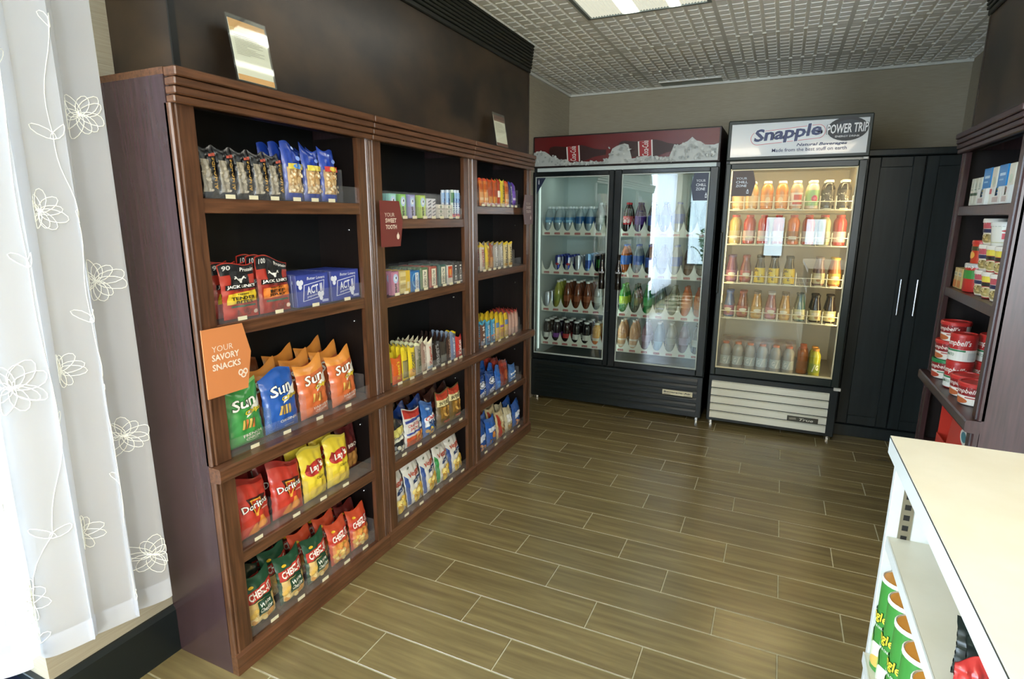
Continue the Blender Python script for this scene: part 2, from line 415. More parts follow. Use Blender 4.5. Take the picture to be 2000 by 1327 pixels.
# ------------------------------------------------------------------ bookcases
def bookcase(label, loc, rot, W_, shelves, wv, wh, ws, grp='snack bookcases'):
    t = thing('bookcase', label, 'bookcase', loc, rot, grp)
    for x0, x1, xo in ((.004, .018, 0), (W_ - .018, W_ - .004, W_)):
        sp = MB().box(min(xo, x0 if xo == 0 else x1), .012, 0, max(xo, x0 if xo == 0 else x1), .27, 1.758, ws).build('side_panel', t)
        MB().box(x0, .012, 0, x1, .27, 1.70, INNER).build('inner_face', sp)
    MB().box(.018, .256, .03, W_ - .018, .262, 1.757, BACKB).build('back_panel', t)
    for k in (0, 1):
        s = MB(); X = (lambda v: v) if k == 0 else (lambda v: W_ - v)
        p = [(0, .012), (0, .004), (.004, .0), (.009, .0), (.012, .004), (.016, -.003), (.020, -.003), (.023, .001), (.067, .001), (.067, .02), (.0, .02)]
        s.prism([(X(a), b) for a, b in p], .702, 1.69, wv, 'z'); s.build('stile', t)
        s = MB(); s.prism([(X(a), b - .006) for a, b in p], .07, .655, wv, 'z'); s.build('stile', t)
    for i, (a, b, f) in enumerate(((1.752, 1.775, -.034), (1.731, 1.7505, -.029), (1.710, 1.7295, -.025), (1.690, 1.7085, -.02))):
        MB().box(.0008, f, a, W_ - .0008, .012, b, wh, .003).build('cornice_strip', t)
    MB().box(.0035, .0, 1.69, W_ - .001, .03, 1.752, mt('#160c08', .5)).build('cornice_backing', t)
    MB().box(.001, .012, 1.758, W_ - .001, .27, 1.7755, wh).build('top_board', t)
    l = MB(); l.prism([(-.034, .664), (-.030, .656), (-.012, .653), (.012, .653), (.012, .70), (-.030, .70), (-.034, .694)], -.001, W_ + .001, wh, 'x')
    l.build('mid_ledge', t)
    MB().box(.018, .012, .66, W_ - .018, .256, .70, wh).build('shelf', t)
    l = MB(); l.prism([(-.014, 0), (.012, 0), (.012, .072), (-.006, .072), (-.014, .060)], 0, W_, wh, 'x'); l.build('plinth', t)
    MB().box(.018, .012, .05, W_ - .018, .256, .072, wh).build('shelf', t)
    for z in shelves:
        s = MB(); s.box(.019, .004 if z > .7 else -.002, z - .04, W_ - .019, .255, z, wh, .002); s.build('shelf', t)
    for z in (1.36, 1.0, .56, .26):
        b = MB(); b.lathe([(.0001, 0), (.005, .001), (.005, .004), (.003, .006), (.0001, .006)], CHROME, 8)
        b.build('shelf_pin', t, True, (W_ - .018, .10, z), (0, -pi / 2, 0))
    return t
XF = -1.425
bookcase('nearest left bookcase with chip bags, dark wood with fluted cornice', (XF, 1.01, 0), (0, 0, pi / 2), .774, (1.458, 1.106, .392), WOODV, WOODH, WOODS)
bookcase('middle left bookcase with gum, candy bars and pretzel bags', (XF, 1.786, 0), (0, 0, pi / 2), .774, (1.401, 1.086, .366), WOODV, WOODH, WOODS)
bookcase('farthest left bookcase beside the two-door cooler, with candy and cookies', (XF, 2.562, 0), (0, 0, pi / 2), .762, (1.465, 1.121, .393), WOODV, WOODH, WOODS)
bookcase('right bookcase with soup cans and medicine boxes behind the counter', (.695, 3.235, 0), (0, 0, -pi / 2), .79, (1.462, 1.108, .37), WOODR, WOODR, WOODR)

# ------------------------------------------------------------------ tall dark cabinet
t = thing('tall_cabinet', 'tall black two-door cabinet between lit cooler and right bookcase', 'cabinet', (.43, 4.15, 0))
MB().box(.0, .03, .0, .568, .58, 1.77, ESPR).build('carcass', t)
MB().box(.0, -.004, .0, .568, .03, .075, ESPR, .002).build('toe_kick', t)
MB().box(-.002, -.022, 1.772, .568, .58, 1.812, ESPR, .006).build('top_moulding', t)
for x0, x1, hxp in ((.012, .294, .255), (.300, .566, .339)):
    d = MB().box(x0 + .058, .008, .085 + .058, x1 - .058, .016, 1.768 - .058, ESPR, .002).build('door', t)
    MB().box(x0, 0, .085, x0 + .06, .026, 1.768, ESPR, .003).build('door_stile', d)
    MB().box(x1 - .06, 0, .085, x1, .026, 1.768, ESPR, .003).build('door_stile', d)
    MB().box(x0 + .06, .0008, .085, x1 - .06, .0252, .145, ESPR, .003).build('door_rail', d)
    MB().box(x0 + .06, .0008, 1.708, x1 - .06, .0252, 1.768, ESPR, .003).build('door_rail', d)
    h = MB(); h.tube([(hxp, -.026, .828), (hxp, -.026, 1.048)], .0048, CHROME, 8)
    h.tube([(hxp, -.026, .85), (hxp, .002, .85)], .004, CHROME, 6); h.tube([(hxp, -.026, 1.026), (hxp, .002, 1.026)], .004, CHROME, 6)
    h.build('handle', d, True)
# ------------------------------------------------------------------ copying things with their parts
def dup(src, loc, rot, label, group=None):
    r = src.copy(); COL.objects.link(r); r.parent = None; r.location = loc; r.rotation_euler = rot; r['label'] = label
    if group: r['group'] = group
    for ch in src.children:
        c = ch.copy(); COL.objects.link(c); c.parent = r
        for g in ch.children:
            d = g.copy(); COL.objects.link(d); d.parent = c
    return r
PROTO = {}
USED = set()
def put(kind, loc, rot, label, group):
    """the first use moves the prototype itself, later ones are copies"""
    src, cat = PROTO[kind]
    if kind not in USED:
        USED.add(kind); src.location = loc; src.rotation_euler = rot; tag(src, label, cat, group); return src
    r = dup(src, loc, rot, label, group); r['category'] = cat; return r
ORD = ['first', 'second', 'third', 'fourth', 'fifth', 'sixth', 'seventh', 'eighth', 'ninth', 'tenth', 'eleventh', 'twelfth', 'thirteenth', 'fourteenth', 'fifteenth', 'sixteenth']

def logo_bottle(a, cx, cy, L, H, mb, ml, mw, mr):
    """a cola bottle printed lying on its side"""
    n = 14; prof = [(-.5, .30), (-.47, .42), (-.40, .46), (-.28, .42), (-.18, .38), (-.05, .44), (.08, .45), (.18, .36), (.28, .24), (.38, .17), (.46, .15), (.5, .15)]
    for (p, q), (r_, s_) in zip(prof, prof[1:]):
        a.quad([(cx + p * L, cy - q * H), (cx + r_ * L, cy - s_ * H), (cx + r_ * L, cy + s_ * H), (cx + p * L, cy + q * H)], mb, 1, 2); a.o -= .00022
    a.o += .0003
    a.quad([(cx - .17 * L, cy - .385 * H), (cx + .06 * L, cy - .445 * H), (cx + .04 * L, cy + .445 * H), (cx - .19 * L, cy + .385 * H)], mw, 1, 1)
    a.quad([(cx - .15 * L, cy - .385 * H), (cx + .04 * L, cy - .44 * H), (cx + .02 * L, cy + .44 * H), (cx - .17 * L, cy + .385 * H)], ml, 1, 1)
    a.text('Coca-Cola', cx - .065 * L, cy, .8 * H, .10 * L, mw, .01, .25, pi / 2 + .05)

def chill_sticker(x0, x1, z0, z1, left_point, y, parent, m, name='chill_zone_sticker', mirror=False):
    p = (x1 - x0) * .14; zm = z0 + (z1 - z0) * .52
    if left_point: poly = [(x0, zm), (x0 + p, z0), (x1, z0), (x1, z1), (x0 + p, z1)]
    else: poly = [(x0, z0), (x1 - p, z0), (x1, zm), (x1 - p, z1), (x0, z1)]
    o = MB().prism(poly, y - .0008, y, m).build(name, parent)
    W_, H_ = x1 - x0, z1 - z0; cx = (x0 + x1) / 2 + (p * .3 if left_point else -p * .3)
    a = Art(lambda u, v, q: (cx + u, y - .0008 - q, z0 + v), W_, H_); wt = ink('#c9d2dc')
    a.text('YOUR', -.06, .70, .46, .09, wt); a.text('CHILL', -.04, .555, .50, .10, wt, .02); a.text('ZONE', -.06, .41, .46, .10, wt, .02)
    a.rect(.18, .10, .28, .21, wt, 1, 1); a.rect(.205, .21, .255, .27, wt, 1, 1); a.rect(.19, .14, .27, .18, m, 1, 1)
    a.build('lettering', o)
    return o
def door_frame(parent, x0, x1, z0, z1, fx0, fx1, fz0, fz1, m, y0=-.034, y1=-.002, gm=None):
    """one glazed door: frame with rails and stiles, gasket rim and glass"""
    b = MB(); b.box(x0, y0, z0, fx0, y1, z1, m, .004); b.box(fx1, y0, z0, x1, y1, z1, m, .004)
    b.box(fx0, y0 + .001, z0, fx1, y1, fz0, m, .004); b.box(fx0, y0 + .001, fz1, fx1, y1, z1, m, .004)
    d = b.build('door', parent)
    g = MB(); gm = gm or mt('#a9b3ae', .4); q = .007; ya, yb = y0 + .004, y0 + .016
    g.box(fx0, ya, fz0, fx0 + q, yb, fz1, gm); g.box(fx1 - q, ya, fz0, fx1, yb, fz1, gm)
    g.box(fx0 + q, ya, fz0, fx1 - q, yb, fz0 + q * 1.3, gm); g.box(fx0 + q, ya, fz1 - q, fx1 - q, yb, fz1, gm)
    g.build('glazing_rim', d)
    MB().box(fx0 + q, y0 + .008, fz0 + q, fx1 - q, y0 + .012, fz1 - q, GLASS).build('glass_pane', d)
    return d

# ------------------------------------------------------------------ two-door cooler
C1 = thing('drinks_cooler', 'black two-door drinks cooler with red cola sign, in the corner', 'cooler', (-1.693, 4.013, 0), (0, 0, 0))
Wc = 1.293
MB().box(0, .0, .03, .022, .70, 1.76, BLACKM).build('side_panel', C1); MB().box(Wc - .022, .0, .03, Wc, .70, 1.76, BLACKM).build('side_panel', C1)
b = MB(); b.box(.022, .66, .33, Wc - .022, .70, 1.76, LINER); b.box(.022, .0, .325, Wc - .022, .66, .345, mt('#6f7a78', .4)); b.box(.022, .0, 1.735, Wc - .022, .66, 1.76, LINER)
b.box(.0221, .012, .345, .030, .66, 1.735, LINER); b.box(Wc - .030, .012, .345, Wc - .0221, .66, 1.735, LINER)
b.build('interior_liner', C1)
MB().box(.600, .012, .345, .628, .05, 1.735, LINER).build('mullion', C1)
for x in (.606, .622): MB().box(x - .004, .052, .40, x + .004, .064, 1.70, emit('cooler_tube', '#dcece6', 4.0)).build('glow_strip', C1)
MB().box(.034, .02, .40, .040, .03, 1.70, emit('liner_side_glow', '#d8e6e0', 0.7)).build('glow_strip', C1)  # added glow on the pale liner; no tube sits on this side
MB().box(.10, .25, 1.722, .54, .30, 1.734, emit('cooler_tube_top', '#dcece6', 3.2)).build('glow_strip', C1)
MB().box(.70, .25, 1.722, 1.20, .30, 1.734, emit('cooler_tube_top2', '#dcece6', 3.2)).build('glow_strip', C1)
MB().box(0, -.028, .03, Wc, .70, .325, BLACKM, .004).build('base', C1)
for i in range(6):
    z = .052 + i * .044
    s = MB(); s.prism([(-.028, z), (-.040, z + .004), (-.040, z + .022), (-.028, z + .038)], .035, Wc - .035, mt('#10191a', .3), 'x'); s.build('louver', C1)
bd = MB().box(1.025, -.0435, .178, 1.232, -.040, .214, mt('#d8d2b4', .3, .2), .001).build('badge', C1)
a = Art(lambda u, v, o: (1.1285 + u, -.0435 - o, .178 + v), .207, .036)
a.text('Beverage-Air', 0, .56, .9, .42, ink('#1b1b1b'), .03); a.rect(-.45, .12, -.22, .2, ink('#1b1b1b'), 1, 1); a.rect(.22, .12, .45, .2, ink('#1b1b1b'), 1, 1)
a.build('badge_lettering', bd)
for x in (.03, Wc - .03): MB().lathe([(.022, 0), (.022, .03)], CHROME, 10, c=(x, .02, 0)).build('foot', C1)
d1 = door_frame(C1, .002, .609, .332, 1.732, .020, .574, .376, 1.698, BLACKG)
d2 = door_frame(C1, .613, Wc - .002, .332, 1.732, .664, 1.240, .376, 1.702, BLACKG)
def cola_handle(d, x):
    hb = MB(); hb.lathe([(.022, 0), (.024, .004), (.0235, .05), (.021, .075), (.0235, .11), (.024, .135), (.019, .165), (.0115, .195), (.0105, .228), (.0125, .232), (.0125, .246)], mt('#0b0807', .12, 0, .5), 14)
    o = hb.build('bottle_handle', d, True, (x, -.052, .908))
    a = Art(cyl(lambda v: .0245), .05, .246); a.text('Coca-Cola', 0, .50, .8, .07, ink('#d8dadd'), .01, .2); a.build('handle_lettering', o)
cola_handle(d1, .55 + .002); cola_handle(d2, .672)
chill_sticker(1.125, 1.252, 1.520, 1.700, True, -.0268, d2, ink('#232f47'))
o = MB().prism([(.028, 1.692), (.028, 1.575), (.10, 1.692)], -.0270, -.0262, ink('#232f47')).build('corner_sticker', d1)
a = Art(lambda u, v, q: (.046 + u, -.0270 - q, 1.63 + v), .03, .05); a.rect(-.12, .3, .12, .8, ink('#d8dee6'), 1, 1); a.rect(-.05, .8, .05, 1.0, ink('#d8dee6'), 1, 1); a.build('lettering', o)
# sign header
h = MB().box(0, -.03, 1.762, Wc, .70, 1.977, mt('#1a0d0d', .4), .004).build('sign_header', C1)
sg = MB().box(.012, -.0345, 1.770, Wc - .012, -.030, 1.968, mt('#5e1d1f', .25)).build('sign_panel', h)
a = Art(lambda u, v, o: (Wc / 2 + u, -.0345 - o, 1.770 + v), Wc - .024, .198)
rr = random.Random(3); ice = ink('#aeb4b2'); N = 46; prev = None
def icetop(q):
    base = .30 + .16 * math.sin(q * 9.0 + 1.1) + .10 * math.sin(q * 23)
    if q > .78: base = .58 + .10 * math.sin(q * 31)
    if .44 < q < .56: base = .62 + .08 * math.sin(q * 50)
    if q < .2: base = .45 + .1 * math.sin(q * 40)
    return max(.16, base)
logo_bottle(a, -.245, .40, .33, .62, ink('#2a0d0c'), ink('#8d1a20'), ink('#cfd0cc'), None)
logo_bottle(a, .155, .46, .33, .62, ink('#2a0d0c'), ink('#8d1a20'), ink('#cfd0cc'), None)
pts = []
for i in range(N + 1):
    q = i / N; pts.append((q - .5, icetop(q) * (1 + rr.uniform(-.12, .12)) * (0.42 if (.15 < q < .42 or .56 < q < .78) else 1)))
a.o += .0012
for (p0, q0), (p1, q1) in zip(pts, pts[1:]):
    a.quad([(p0, 0), (p1, 0), (p1, q1), (p0, q0)], ice, 1, 1); a.o -= .00022
a.o += .0004
for _ in range(230):
    q = rr.random(); tp = icetop(q) * (0.38 if (.15 < q < .42 or .56 < q < .78) else .95)
    a.ell(q - .5, rr.uniform(.02, tp), rr.uniform(.004, .012), rr.uniform(.02, .05), ink(rr.choice(['#bfc5c2', '#989e9c', '#a9afad', '#8d9492'])), 6, rr.uniform(0, 3)); a.o -= .0002
a.build('sign_print', sg)

# shelves with moulded bottle glides
def glide_shelf(root, x0, x1, z, n, yf=.085):
    s = MB(); wm = mt('#c9cfbf', .4)
    s.box(x0, yf, z - .010, x1, yf + .012, z - .002, wm, .001)
    for i in range(25): 
        x = x0 + .006 + (x1 - x0 - .012) * i / 24; s.box(x - .0015, yf + .012, z - .006, x + .0015, .63, z - .003, wm)
    s.box(x0, .62, z - .010, x1, .63, z - .002, wm)
    so = s.build('shelf', root); sp = (x1 - x0) / n
    g = MB(); gm = mt('#e2e4d6', .4); hh = .100; vs = []; m = 10
    for i in range(n):
        for j in range(m + (1 if i == n - 1 else 0)):
            q = j / m; u = abs(2 * q - 1); top = .026 + (hh - .026) * (u ** 2.6)
            vs.append((x0 + sp * (i + q), top))
    k = len(vs); V = []
    for y in (yf - .004, yf - .0015):
        V += [(x, y, z - .008) for x, _ in vs] + [(x, y, z + t_) for x, t_ in vs]
    F = []
    for i in range(k - 1):
        F += [(i, i + 1, k + i + 1, k + i), (2 * k + i, 3 * k + i, 3 * k + i + 1, 2 * k + i + 1), (k + i, k + i + 1, 3 * k + i + 1, 3 * k + i)]
    g.add(V, F, gm); go = g.build('bottle_glide', so)
    for i in range(n):
        cx = x0 + sp * (i + .5)
        a = Art(lambda u, v, o: (cx + u, yf - .004 - o, z - .003 + v), .046, .017)
        a.rect(-.5, 0, .5, 1, ink('#d7d3c4'), 1, 1).rect(-.47, .06, .47, .94, ink('#a02a2b'), 1, 1).text('Coca-Cola', 0, .5, .8, .62, ink('#e6ddd6'), .0, .2)
        a.build('cola_tag', so)
    return [x0 + sp * (i + .5) for i in range(n)]
ZS1 = (1.285, .990, .702, .434)
CX_L = [glide_shelf(C1, .034, .598, z, 7) for z in ZS1][0]
CX_R = [glide_shelf(C1, .632, 1.256, z, 7) for z in ZS1][0]

# ------------------------------------------------------------------ lit single-door cooler
C2 = thing('drinks_cooler', 'lit single-door drinks cooler with white sign and white bottom grille', 'cooler', (-.362, 4.013, 0), (0, 0, 0))
W2 = .780
MB().box(0, .0, .03, .022, .70, 1.765, BLACKM).build('side_panel', C2); MB().box(W2 - .022, .0, .03, W2, .70, 1.765, BLACKM).build('side_panel', C2)
LIN2 = mt('#cfc9b8', .45)
b = MB(); b.box(.022, .66, .33, W2 - .022, .70, 1.76, LIN2); b.box(.022, .0, .36, W2 - .022, .66, .385, mt('#8b8780', .4)); b.box(.022, .0, 1.735, W2 - .022, .66, 1.76, LIN2)
b.box(.0221, .012, .385, .030, .66, 1.735, LIN2); b.box(W2 - .030, .012, .385, W2 - .0221, .66, 1.735, LIN2)
b.build('interior_liner', C2)
WARM = emit('warm_cooler_tube', '#ffdfa4', 18.0)
MB().box(W2 - .041, .016, .42, W2 - .031, .034, 1.72, WARM).build('glow_strip', C2)
MB().box(.032, .016, .85, .038, .028, 1.72, emit('warm_cooler_tube_left', '#ffdfa4', 11.0)).build('glow_strip', C2)
MB().box(.06, .06, 1.722, W2 - .06, .10, 1.734, emit('warm_cooler_tube_top', '#ffdfa4', 24.0)).build('glow_strip', C2)
MB().box(0, -.030, .03, W2, .70, .355, BLACKM, .004).build('base', C2)
gw = mt('#dcdccb', .35)
for i in range(5):
    z = .052 + i * .0545
    MB().prism([(-.030, z), (-.046, z + .006), (-.044, z + .044), (-.030, z + .050)], .022, W2 - .048, gw, 'x').build('grille_slat', C2)
bd = MB().box(.505, -.052, .110, .685, -.046, .145, mt('#4a4a42', .3, .4), .001).build('badge', C2)
a = Art(lambda u, v, o: (.595 + u, -.052 - o, .110 + v), .18, .035); a.text('True', .12, .5, .45, .5, ink('#d9d7c8'), .02, .3); a.quad([(-.42, .3), (-.2, .4), (-.22, .75), (-.44, .65)], ink('#8d8b7c'), 1, 1); a.build('badge_lettering', bd)
for x in (.03, W2 - .03): MB().lathe([(.022, 0), (.022, .03)], CHROME, 10, c=(x, .02, 0)).build('foot', C2)
d3 = door_frame(C2, .004, W2 - .004, .362, 1.745, .034, .734, .412, 1.708, mt('#16211f', .3), gm=mt('#cfc7a4', .35))
MB().box(.001, -.052, .92, .016, -.034, 1.32, mt('#0d1516', .3), .005).build('pull_handle', d3)
MB().box(W2 - .03, -.05, .345, W2 + .008, -.03, .362, mt('#c8c8c0', .4)).build('hinge', C2)
MB().box(W2 - .03, -.05, 1.746, W2 - .004, -.03, 1.758, mt('#c8c8c0', .4)).build('hinge', C2)
chill_sticker(.046, .185, 1.545, 1.700, False, -.0268, d3, ink('#4b3c36'))
h = MB().box(0, -.036, 1.762, W2, .70, 2.0, mt('#13211d', .35), .005).build('sign_header', C2)
sg = MB().box(.022, -.041, 1.782, W2 - .020, -.036, 1.976, mt('#c9cfd2', .16, 0, .3)).build('sign_panel', h)
a = Art(lambda u, v, o: (W2 / 2 + u, -.041 - o, 1.782 + v), W2 - .042, .194)
nv, rd = ink('#27335f'), ink('#c05a63')
c_, s_ = math.cos(.07), math.sin(.07); L_, Hh = .40, .072
def capsule(g, m):
    pts = []
    for k in range(24):
        an = 2 * pi * k / 24; x = (L_ / 2 - Hh / 2) * (1 if math.cos(an) > 0 else -1) + (Hh / 2 + g) * math.cos(an); y = (Hh / 2 + g) * math.sin(an)
        pts.append((-.052 + x * c_ - y * s_, .118 + x * s_ + y * c_))
    o = a._up(); vs = [a.fn(u, v, o) for u, v in pts]; a.mb.add(vs, [tuple(range(len(vs)))], m)
capsule(.004, rd); capsule(.001, ink('#d5dadb'))
a.out('Snapple', -.072, .635, .50, .48, nv, ink('#d5dadb'), .03, .14, .07)
a.text('Natural Beverages', .185, .292, .36, .11, nv, .02, .25, .0)
a.text('Made from the best stuff on earth', .095, .165, .54, .105, nv, .006)
a.ell(.355, .70, .142, .34, ink('#12171a'), 28); a.ell(.36, .74, .10, .22, ink('#272f38'), 24)
a.out('POWER TRIP', .355, .72, .285, .27, ink('#e4e6e6'), ink('#0c0e10'), .02, .1, .03); a.text('ENERGY DRINK', .36, .49, .17, .055, ink('#d9dcdd'), .01)
a.build('sign_print', sg)
# white wire shelves with grid fronts
WIRE = mt('#efe9d2', .35)
def wire_shelf(root, x0, x1, z, n, yf=.07):
    s = MB()
    s.tube([(x0, yf, z - .006), (x1, yf, z - .006)], .0042, WIRE, 6); s.tube([(x0, .62, z - .006), (x1, .62, z - .006)], .004, WIRE, 6)
    s.tube([(x0, .34, z - .008), (x1, .34, z - .008)], .003, WIRE, 6)
    for i in range(25):
        x = x0 + (x1 - x0) * i / 24; s.tube([(x, yf, z - .0035), (x, .62, z - .0035)], .0016, WIRE, 4)
    so = s.build('wire_shelf', root)
    g = MB(); g.tube([(x0, yf - .003, z + .045), (x1, yf - .003, z + .045)], .0030, WIRE, 6)
    for i in range(n + 1):
        x = x0 + (x1 - x0) * i / n; g.tube([(x, yf - .003, z - .006), (x, yf - .003, z + .078)], .0032, WIRE, 6)
    g.build('grid_front', so)
    for i in range(n):
        if (i * 5 + int(z * 100)) % 3 == 0: continue
        x = x0 + (x1 - x0) * (i + .5) / n; MB().box(x - .022, yf - .007, z - .010, x + .022, yf - .005, z + .004, ink('#ded6b6')).build('price_tag', so)
    return [x0 + (x1 - x0) * (i + .5) / n for i in range(n)]
ZS2 = (1.466, 1.243, .987, .748)
CX_T = [wire_shelf(C2, .034, W2 - .046, z, 8) for z in ZS2][0]

# ------------------------------------------------------------------ bottles and cans
def body_mat(h, clearness):
    return clear('bottle_' + h.strip('#'), h, .10, .05, 1 - clearness) if clearness > 0 else mt(h, .12, 0, .4)
PROF = {
 'water': [(.026, 0), (.031, .004), (.032, .02), (.030, .03), (.032, .04), (.032, .12), (.031, .13), (.028, .152), (.019, .176), (.0125, .186), (.0125, .192)],
 'soda': [(.026, 0), (.033, .006), (.0345, .03), (.032, .06), (.0335, .085), (.0345, .12), (.033, .15), (.026, .178), (.017, .203), (.013, .213), (.013, .218)],
 'juice': [(.030, 0), (.034, .004), (.034, .05), (.033, .09), (.034, .115), (.034, .135), (.030, .152), (.021, .166), (.018, .170), (.018, .174)],
 'tea': [(.030, 0), (.034, .004), (.034, .078), (.031, .10), (.026, .125), (.0225, .142), (.0215, .160), (.0215, .166)],
 'wide': [(.031, 0), (.036, .005), (.036, .10), (.035, .125), (.027, .150), (.022, .156), (.022, .162)],
}
CAPR = {'water': .0138, 'soda': .0145, 'juice': .0205, 'tea': .024, 'wide': .0245}
def rad(prof, v):
    for (r0, z0), (r1, z1) in zip(prof, prof[1:]):
        if z0 <= v <= z1: return r0 + (r1 - r0) * (v - z0) / max(1e-6, z1 - z0)
    return prof[-1][0]
def bottle(key, shape, liquid, cap, lab, z0, z1, art=None, clearness=0.0, name='drink_bottle'):
    p = PROF[shape]; root = MB().lathe(p, body_mat(liquid, clearness), 16).build(name, None, True)
    zt = p[-1][1]; c = CAPR[shape]
    MB().lathe([(c, 0), (c, .012), (c - .002, .0145)], mt(cap, .4), 14).build('cap', root, True, (0, 0, zt - .002))
    if lab:
        zz = [z0 + (z1 - z0) * i / 5 for i in range(6)]
        l = MB().lathe([(rad(p, z) + .0007, z) for z in zz], mt(lab, .35), 20, False, False).build('label_wrap', root, True)
        if art:
            a = Art(cyl(lambda v: rad(p, v + z0) + .0007), .06, z1 - z0); f0 = a.fn; a.fn = lambda u, v, o: (f0(u, v, o)[0], f0(u, v, o)[1], v + z0)
            art(a); a.build('label_print', l)
    PROTO[key] = (root, 'bottle')
def can(key, col, top, h, r, art=None, name='drink_can', band=None):
    p = [(r * .8, 0), (r * .98, .004), (r, .010), (r, h - .014), (r * .86, h - .004), (r * .86, h), (r * .80, h), (r * .78, h - .003)]
    root = MB().lathe(p, mt(col, .28, .55), 18).build(name, None, True)
    MB().lathe([(r * .79, 0), (r * .5, .0005)], mt(top, .3, .9), 14).build('lid', root, True, (0, 0, h - .0025))
    if art or band:
        a = Art(cyl(r + .0004), 2 * r, h)
        if band: a.rect(-.9, band[0], .9, band[1], mt(band[2], .3, .3), 14, 2)
        if art: art(a)
        a.build('label_print', root)
    PROTO[key] = (root, 'can')
wh, bk = ink('#e9e7df'), ink('#15151a')
bottle('water', 'water', '#cfe0e4', '#e4ebee', '#4f86b0', .085, .125, lambda a: a.rect(-.5, .1, .5, .5, ink('#8fc2da'), 6, 1), .55)
bottle('water_dark', 'water', '#c6dbe2', '#e4ebee', '#1d5a8f', .080, .13, None, .5)
bottle('cola', 'soda', '#1d0b08', '#b3202a', '#b01f2a', .075, .135, lambda a: a.text('Coca-Cola', 0, .5, .85, .6, wh, .01, .2, pi / 2 * 0))
bottle('purple', 'soda', '#2c1d4d', '#39306b', '#5b3d8c', .075, .135)
bottle('bluecola', 'soda', '#1a1420', '#2c56a5', '#2450a0', .07, .14)
bottle('orange_blue', 'soda', '#a8571c', '#2d56a2', '#3d68b4', .085, .15)
bottle('clear_blue', 'soda', '#9aa8b4', '#3a62ab', '#4468b2', .085, .15, None, .2)
bottle('brown', 'soda', '#4a3020', '#2e2a28', '#5a4d3e', .07, .13)
bottle('dark_green', 'soda', '#17402c', '#1d4a33', '#27553c', .075, .13)
bottle('green', 'soda', '#1f7a3c', '#2c8a46', '#38a253', .08, .14)
bottle('lime', 'soda', '#3c8a3a', '#4a9a3f', '#b8d24a', .085, .14)
bottle('orange', 'soda', '#c25a22', '#a8481c', '#d9804a', .08, .13)
bottle('peach', 'soda', '#c99a70', '#d7cdbb', '#e0d5c4', .03, .09, lambda a: a.rect(-.5, .3, .5, .8, ink('#caa27c'), 5, 1))
bottle('tea_green', 'soda', '#9a9a3a', '#e3e4dc', '#7d8a35', .075, .12)
bottle('tea_brown', 'soda', '#6a3418', '#e3e4dc', '#8a4a26', .075, .12)
bottle('clear', 'soda', '#b6bfbb', '#b9c2bd', '#aab3ac', .075, .12, None, .4)
bottle('grape', 'juice', '#1b1420', '#d7d9d6', '#7a3a94', .05, .085)
bottle('berry', 'juice', '#2a1216', '#d7d9d6', '#c03a34', .05, .085)
bottle('darkjuice', 'juice', '#161316', '#d7d9d6', '#d8d8cf', .045, .085)
bottle('oj', 'juice', '#c8963f', '#dcd8c6', '#d77a2a', .02, .075, lambda a: a.rect(-.5, .55, .5, .95, ink('#e6dcc2'), 5, 1))
bottle('pinktea', 'soda', '#6b4a5a', '#3a2b36', '#8b6a82', .08, .13)
bottle('aqua', 'soda', '#8fb0c8', '#e3e8ea', '#9cc4de', .02, .09, None, .2)
bottle('darklabel', 'soda', '#232022', '#20242c', '#d4d4c4', .075, .125)
can('silver_can', '#b9bec4', '#c9ccd0', .135, .027)
can('blue_can', '#2a3a8a', '#c9ccd0', .135, .027, lambda a: a.quad([(-.55, .1), (.0, .1), (-.05, .5), (-.55, .5)], mt('#c4c8d0', .3, .4), 5, 2).quad([(.0, .5), (.55, .5), (.55, .9), (.05, .9)], mt('#c4c8d0', .3, .4), 5, 2).ell(0, .52, .3, .07, ink('#b52a34'), 12))
can('skyblue_can', '#7fa6cc', '#c9ccd0', .15, .027, lambda a: a.rect(-.5, .3, .5, .7, mt('#2f4f9a', .3, .3), 8, 1))
can('black_can', '#14161a', '#9da0a4', .15, .030, lambda a: [a.quad([(x, .35), (x + .06, .35), (x + .09, .75), (x - .02, .75)], ink('#4fbf4a'), 1, 2) for x in (-.28, -.03, .22)])
# lit cooler
bottle('tanjuice', 'wide', '#d9a55c', '#e9e2d2', '#e7c99a', .02, .085)
bottle('orangejuice', 'wide', '#d8843c', '#efe8da', '#e6a468', .02, .09, lambda a: a.ell(0, .5, .25, .3, ink('#f0d0a6'), 12))
bottle('redlabel', 'wide', '#c9a184', '#efe8da', '#e6dcd2', .02, .10, lambda a: a.rect(-.5, .1, .5, .3, ink('#c23a36'), 6, 1).rect(-.4, .45, .4, .85, ink('#c94b45'), 6, 1))
bottle('greenlabel', 'wide', '#d8c6b0', '#efe8da', '#9cc48a', .02, .115, lambda a: a.ell(.05, .45, .3, .22, ink('#cf3a5e'), 14).ell(.05, .45, .13, .1, ink('#e87a94'), 10))
bottle('blackjuice', 'wide', '#211713', '#efe8da', '#4a4236', .02, .115, lambda a: a.speckle(14, -.45, .1, .45, .9, .05, .08, [ink('#b9b09a'), ink('#e0d8c6'), ink('#8a7f6a')], 5))
for k_, c_, l_ in (('vit_yellow', '#e0c06a', '#d8c690'), ('vit_red', '#c93a2e', '#e8c8c4'), ('vit_pink', '#cf6a5c', '#eadcd8'), ('vit_orange', '#e2691d', '#a8653a'), ('vit_clear', '#d8cda0', '#e6dfc4')):
    bottle(k_, 'juice', c_, '#c8453c', l_, .02, .085, lambda a: a.rect(-.4, .2, .4, .5, ink('#efe9e2'), 5, 1))
